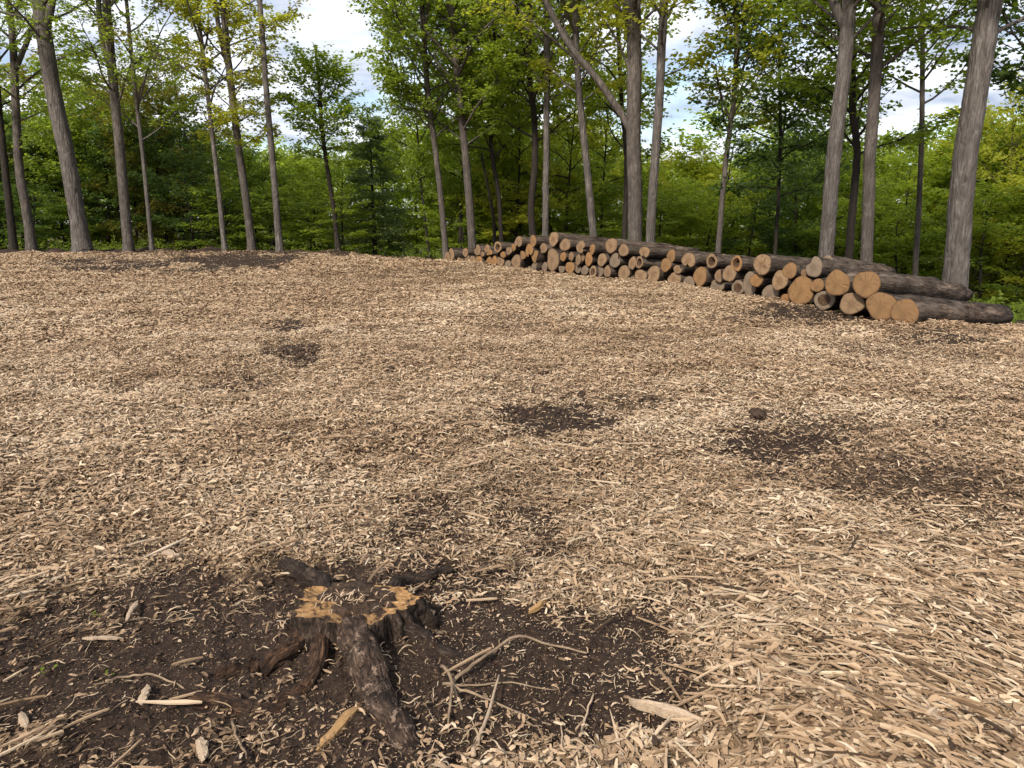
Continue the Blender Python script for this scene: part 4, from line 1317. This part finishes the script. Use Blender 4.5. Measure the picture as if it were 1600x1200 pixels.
hero('tree', 'dark thin trunk half hidden behind the thick central trunk', BT, [(975, 376), (977, 330), (979, 270), (977, 220), (972, 170)], 23, 9, 6, 'bark_dark', 'leaf_lime', 2.8, 7.5, 16, 2.0, seed=17, H=8)
hero('tree', 'thick brown central trunk with a long bough slanting up left', BT, [(992, 382), (992, 300), (990, 230), (990, 175), (991, 90), (990, 0), (990, -40)], 19.0, 25, 22, 'bark_brown', 'leaf_yellow', 5.6, 12, 14, 2.8, seed=18, sides=24, extra=[([(985, 205), (972, 180), (955, 155), (934, 125), (903, 88), (880, 55), (852, 0), (845, -30)], 11, 8), ([(984, 110), (974, 85), (962, 60), (950, 40), (935, 20)], 4, 2.5), ([(982, 40), (976, 10), (968, -30)], 9, 6)])
hero('tree', 'grey trunk leaning right, standing close beside the thick central trunk', BT, [(1016, 382), (1020, 300), (1026, 220), (1031, 140), (1034, 70), (1039, -30)], 18.6, 16, 13, 'bark_grey', 'leaf_yellow', 4.6, 11, 18, 2.4, seed=19, sides=20)
hero('tree', 'slim tree with fanned upper branches and sparse yellow-green leaves', BT, [(1122, 396), (1127, 330), (1132, 273), (1139, 215), (1146, 157), (1150, 100), (1150, 40)], 19.5, 10, 6.5, 'bark_brown', 'leaf_yellow', 3.2, 9, 24, 2.1, elev=(.9, 1.15), seed=20, H=10, extra=[([(1142, 190), (1130, 160), (1122, 130), (1118, 100)], 4, 2.5), ([(1146, 150), (1160, 110), (1175, 70)], 5, 3)])
hero('tree', 'dark thin tree with dense dark green leaves right of sky gap', BT, [(1211, 396), (1215, 330), (1217, 280), (1219, 220), (1219, 160), (1218, 110)], 19.5, 7, 4, 'bark_dark', 'leaf_dark', 1.9, 6.3, 30, 1.9, elev=(.1, .7), seed=21, H=6.4, shape='round', nleaf=8)
hero('tree', 'thick grey trunk behind the logs, forked at the frame top', BT, [(1291, 402), (1296, 330), (1301, 260), (1309, 190), (1317, 122), (1322, 60), (1327, -30)], 14.3, 27, 23, 'bark_grey', 'leaf_mid', 4.4, 11, 16, 2.8, seed=22, sides=24, extra=[([(1322, 45), (1311, 22), (1302, 0), (1292, -40)], 16, 12)])
hero('tree', 'dark crooked trunk between two thick trunks behind the logs', BT, [(1326, 402), (1331, 340), (1336, 285), (1339, 230), (1333, 180), (1332, 130)], 17.0, 16, 8, 'bark_dark', 'leaf_mid', 2.6, 7.5, 22, 2.2, seed=23, H=8)
hero('tree', 'straight mossy brown trunk right of the forked grey trunk', BT, [(1354, 402), (1357, 320), (1359, 245), (1364, 180), (1368, 122), (1373, 40), (1377, -30)], 14.8, 22, 19, 'bark_brown', 'leaf_mid', 4.0, 11, 22, 2.6, seed=24, sides=24)
hero('tree', 'slim straight brown trunk standing alone further back on the right', BT, [(1430, 424), (1435, 340), (1438, 280), (1440, 200), (1441, 140), (1441, 60), (1440, -20)], 18.5, 11, 7, 'bark_brown', 'leaf_mid', 3.9, 10.5, 26, 2.3, seed=25)
hero('tree', 'thickest trunk, rough grey bark, beyond the near end of the log pile', BT, [(1490, 470), (1496, 400), (1503, 300), (1512, 220), (1524, 150), (1533, 95), (1547, 0), (1555, -60)], 13.6, 46, 38, 'bark_grey', 'leaf_mid', 4.6, 11, 14, 2.8, seed=26, sides=32, flare=1.45)
hero('tree', 'leafy tree at the right frame edge with dark hanging sprays', BT, [(1650, 470), (1655, 300), (1660, 150), (1664, 0)], 15.5, 20, 16, 'bark_brown', 'leaf_dark', 2.9, 9, 26, 2.4, seed=27, bias=(3.0, .5))

# ------------------------------------------------------------------ spruce
def spruce(px, pyb, pyt, Y, label, seed):
    rng = np.random.default_rng(seed)
    b0 = at(px, pyb, Y); b0.z = gz(b0.x, b0.y) - .05
    H = at(px, pyt, Y).z - b0.z
    e = bpy.data.objects.new('spruce_tree', None); C.objects.link(e); e.location = b0
    tag(e, label, 'tree')
    path = np.stack([np.zeros(12), np.zeros(12), np.linspace(0, H, 12)], -1)
    rr = np.linspace(.10, .012, 12)
    tubes = [tube(path, rr, 10, .04, rng, cap=False)]
    tubes, tp, td, tl, tt = grow(rng, path, rr, .5, H * .985, 64, H * .30, (-.12, .35), 7, 3, (.2, .4), -.03, 'cone', tubes)
    V, Q_ = join(tubes)
    link('trunk', np_mesh('trunk', V, Q_, smooth=True, mats=[M['bark_dark']]), e)
    link('crown', leaf_mesh('crown', tp, td, tl, rng, 11, .12, M['needle'], .9, .15, tt, needle=True), e)
spruce(586, 402, 186, 31, 'dark conical spruce standing alone below the sky gap', 50)


# ------------------------------------------------------------------ understorey trees (shared meshes, one object per tree)
PROTO = []
for q in range(7):
    rng = np.random.default_rng(200 + q)
    H = 6.0
    ph0 = rng.uniform(0, 6)
    zt = np.linspace(0, H, 14)
    path = np.stack([.15 * np.sin(zt * .6 + ph0) - .15 * math.sin(ph0), .12 * np.cos(zt * .7 + ph0) - .12 * math.cos(ph0), zt], -1)
    rr = np.linspace(.075, .012, 14)
    tubes = [tube(path, rr, 9, .05, rng, cap=False)]
    lo = [.6, .4, 1.7, 1.0, .5, 2.3, 1.3][q]
    tubes, tp, td, tl, tt = grow(rng, path, rr, lo, H * .97, [26, 30, 24, 22, 30, 20, 24][q], [1.9, 2.2, 2.0, 1.7, 2.3, 1.9, 2.0][q], (.0, .85), 7, 4, (.3, .6), .02, 'round', tubes)
    V, Q_ = join(tubes)
    rng2 = np.random.default_rng(300 + q)
    PROTO.append((np_mesh('trunk', V, Q_, smooth=True, mats=[M['bark_dark']]), (tp, td, tl, tt)))
CROWN = {}


def crown_mesh(q, leaf):
    if (q, leaf) not in CROWN:
        tp, td, tl, tt = PROTO[q][1]
        CROWN[(q, leaf)] = leaf_mesh('crown', tp, td, tl, np.random.default_rng(400 + q), 8, .14, M[leaf], tintbase=tt)
    return CROWN[(q, leaf)]


PROFX = [-150, 0, 60, 130, 180, 230, 275, 340, 400, 450, 500, 540, 600, 650, 700, 760, 850, 900, 960, 1000, 1060, 1100, 1140, 1180, 1250, 1300, 1400, 1440, 1480, 1550, 1600, 1750]
PROFY = [130, 140, 150, 120, 130, 180, 128, 165, 195, 225, 245, 240, 235, 190, 150, 140, 150, 190, 220, 230, 250, 222, 252, 205, 195, 225, 235, 232, 215, 180, 165, 160]
ZONES = [(-200, 70, ['leaf_mid', 'leaf_dark'], 'left edge'), (70, 235, ['leaf_mid', 'leaf_olive', 'leaf_mid', 'leaf_dark'], 'thick leaning trunk'), (235, 330, ['leaf_olive', 'leaf_dark', 'leaf_olive'], 'slender pale trees'),
         (330, 430, ['leaf_mid', 'leaf_dark'], 'yellow-leaved tree'), (430, 560, ['leaf_lime', 'leaf_lime', 'leaf_mid'], 'small round-crowned tree'), (560, 660, ['leaf_mid', 'leaf_lime'], 'spruce'),
         (660, 800, ['leaf_mid', 'leaf_mid', 'leaf_lime'], 'left end of the log pile'), (800, 1000, ['leaf_lime', 'leaf_yellow', 'leaf_mid'], 'high part of the log pile'),
         (1000, 1150, ['leaf_lime', 'leaf_yellow'], 'middle of the log pile'), (1150, 1290, ['leaf_dark', 'leaf_mid', 'leaf_lime'], 'dark thin tree'), (1290, 1480, ['leaf_mid', 'leaf_lime', 'leaf_lime'], 'trunks by the near logs'),
         (1480, 1800, ['leaf_yellow', 'leaf_lime', 'leaf_mid'], 'thickest trunk')]
LN = {'leaf_mid': 'fresh green', 'leaf_dark': 'dark green', 'leaf_lime': 'bright lime green', 'leaf_yellow': 'yellow-green', 'leaf_olive': 'olive-brown tinged'}
rnd = random.Random(12)


def understory(px, Y, ytop, q, leaf, zone, wmul=1.0):
    b0 = at(px, 400, Y)
    z0 = gz(b0.x, Y) - .08
    H = max(2.2, at(px, ytop, Y).z - z0)
    s = H / 6.0
    e = bpy.data.objects.new('young_tree', None); C.objects.link(e)
    e.location = (b0.x, Y, z0)
    e.rotation_euler = (rnd.uniform(-.04, .04), rnd.uniform(-.04, .04), rnd.uniform(0, 6.28))
    wsc = s * rnd.uniform(.9, 1.25) * wmul
    e.scale = (max(wsc, .75), max(wsc, .75), s)
    tag(e, f'{LN[leaf]} young tree in the thicket behind the {zone}', 'tree', f'{LN[leaf]} young trees behind the {zone}')
    link('trunk', PROTO[q][0], e); link('crown', crown_mesh(q, leaf), e)


def zone_of(px):
    for z in ZONES:
        if z[0] <= px < z[1]:
            return z
    return ZONES[-1]


cnt = 0
for row, (off, step, fr) in enumerate([(2.5, 62, (.35, .62)), (5.5, 55, (.58, .95)), (9.5, 50, (.72, 1.10))]):
    px = -140 + row * 20
    while px < 1760:
        pxx = px + rnd.uniform(-16, 16)
        # depth: a little behind the edge of the clearing along this bearing
        a = (pxx - 800) / F
        Ys = np.linspace(8, 40, 320)
        s = edge_s(a * 1.02 * Ys, Ys)
        Y = float(Ys[np.argmax(s > 0)]) + off * (1 + .15 * rnd.random()) + (1.0 if pxx > 640 else 0)
        yt = float(np.interp(pxx, PROFX, PROFY))
        k = rnd.uniform(*fr)
        ytop = 395 - (395 - yt) * k * .92
        if row == 2 and (640 < pxx < 960 or 1140 < pxx < 1300) and rnd.random() < .55: ytop -= 90 * rnd.random()
        Y = max(Y, float(np.interp(pxx, [600, 700, 800, 980, 1000, 1290, 1300, 1480, 1500], [0, 26, 25, 25, 23, 23, 22.5, 22.5, 20])) + off * 1.1)
        z = zone_of(pxx)
        if 540 < pxx < 640 and row < 2:
            px += step; continue
        if not (row == 0 and rnd.random() < .5):
            understory(pxx, Y, ytop, rnd.randrange(7), rnd.choice(z[2]), z[3]); cnt += 1
        px += step
for pxx, yt, Y, q, lf in [(672, 45, 29, 2, 'leaf_mid'), (718, 25, 28.5, 6, 'leaf_mid'), (765, 40, 29.5, 1, 'leaf_lime'),
                          (806, 70, 28, 4, 'leaf_yellow'), (884, 80, 27.5, 2, 'leaf_yellow'), (940, 110, 28, 5, 'leaf_lime'), (290, 125, 33, 4, 'leaf_olive'), (215, 135, 33, 1, 'leaf_olive'),
                          (130, 120, 33, 6, 'leaf_mid'), (1245, 165, 27, 3, 'leaf_dark'), (1300, 175, 27, 4, 'leaf_mid'), (1575, 175, 24, 4, 'leaf_yellow')]:
    understory(pxx, Y, yt, q, lf, zone_of(pxx)[3], .58)

# ------------------------------------------------------------------ far wood: one continuous mass
rng = np.random.default_rng(900)
FVs, FTs = [], []
TP, TD, TL, TT = [], [], [], []
tubes = []
far_x = np.linspace(-62, 74, 72)
for j, fx in enumerate(far_x):
    for dd, hh in ((0, 1), (16, 1.25)):
        Y = 46 + dd + rng.uniform(-4, 4)
        X = fx * (Y / 46) + rng.uniform(-1, 1)
        px_ = 800 + F * X / (Y * 1.02)
        yt = float(np.interp(px_, PROFX, PROFY))
        ytop = 300 - (300 - max(yt, 200)) * rng.uniform(.55, 1.02)
        z0 = gz(X, Y)
        zt = at(px_, ytop, Y).z
        H = zt - z0
        n = 420
        u = rng.random(n) ** .8
        rad = (1.0 + 1.5 * np.sin(np.pi * np.clip(u * .9 + .08, 0, 1))) * rng.uniform(.6, 1.1, n)
        a = rng.uniform(0, 6.28, n)
        TP.append(np.stack([X + rad * np.cos(a), Y + rad * np.sin(a), z0 + .2 + u * (H - .3)], -1))
        e_ = rng.uniform(-.2, .5, n)
        TD.append(np.stack([np.cos(a) * np.cos(e_), np.sin(a) * np.cos(e_), np.sin(e_)], -1))
        TL.append(rng.uniform(.4, .9, n)); TT.append(np.clip(rng.uniform(.2, .8) + rng.normal(0, .15, n), 0, 1))
me = leaf_mesh('far_wood', np.vstack(TP), np.vstack(TD), np.concatenate(TL), rng, 7, .24, M['leaf_lime'], tintbase=np.concatenate(TT))
o = link('far_wood', me)
tag(o, 'distant green wood closing the view behind the nearer trees', 'woodland', kind='stuff')

# low undergrowth along the wood's edge
n = 9000
x = rng.uniform(-30, 26, n); s_off = rng.uniform(.5, 9, n)
y = np.interp(x, EX, EY) + s_off * 1.25
ok = vn(x * .5, y * .5, 55) + .25 > rng.random(n) * .5
x, y = x[ok], y[ok]; n = len(x)
z = ground_z(x, y) + rng.uniform(.03, .5, n) ** 1.4
a = rng.uniform(0, 6.28, n)
me = leaf_mesh('undergrowth', np.stack([x, y, z], -1), np.stack([np.cos(a), np.sin(a), rng.uniform(0, .5, n)], -1), rng.uniform(.15, .4, n), rng, 8, .085, M['leaf_mid'])
o = link('undergrowth', me)
tag(o, 'low leafy green undergrowth on the woodland floor behind the logs', 'undergrowth', kind='stuff')
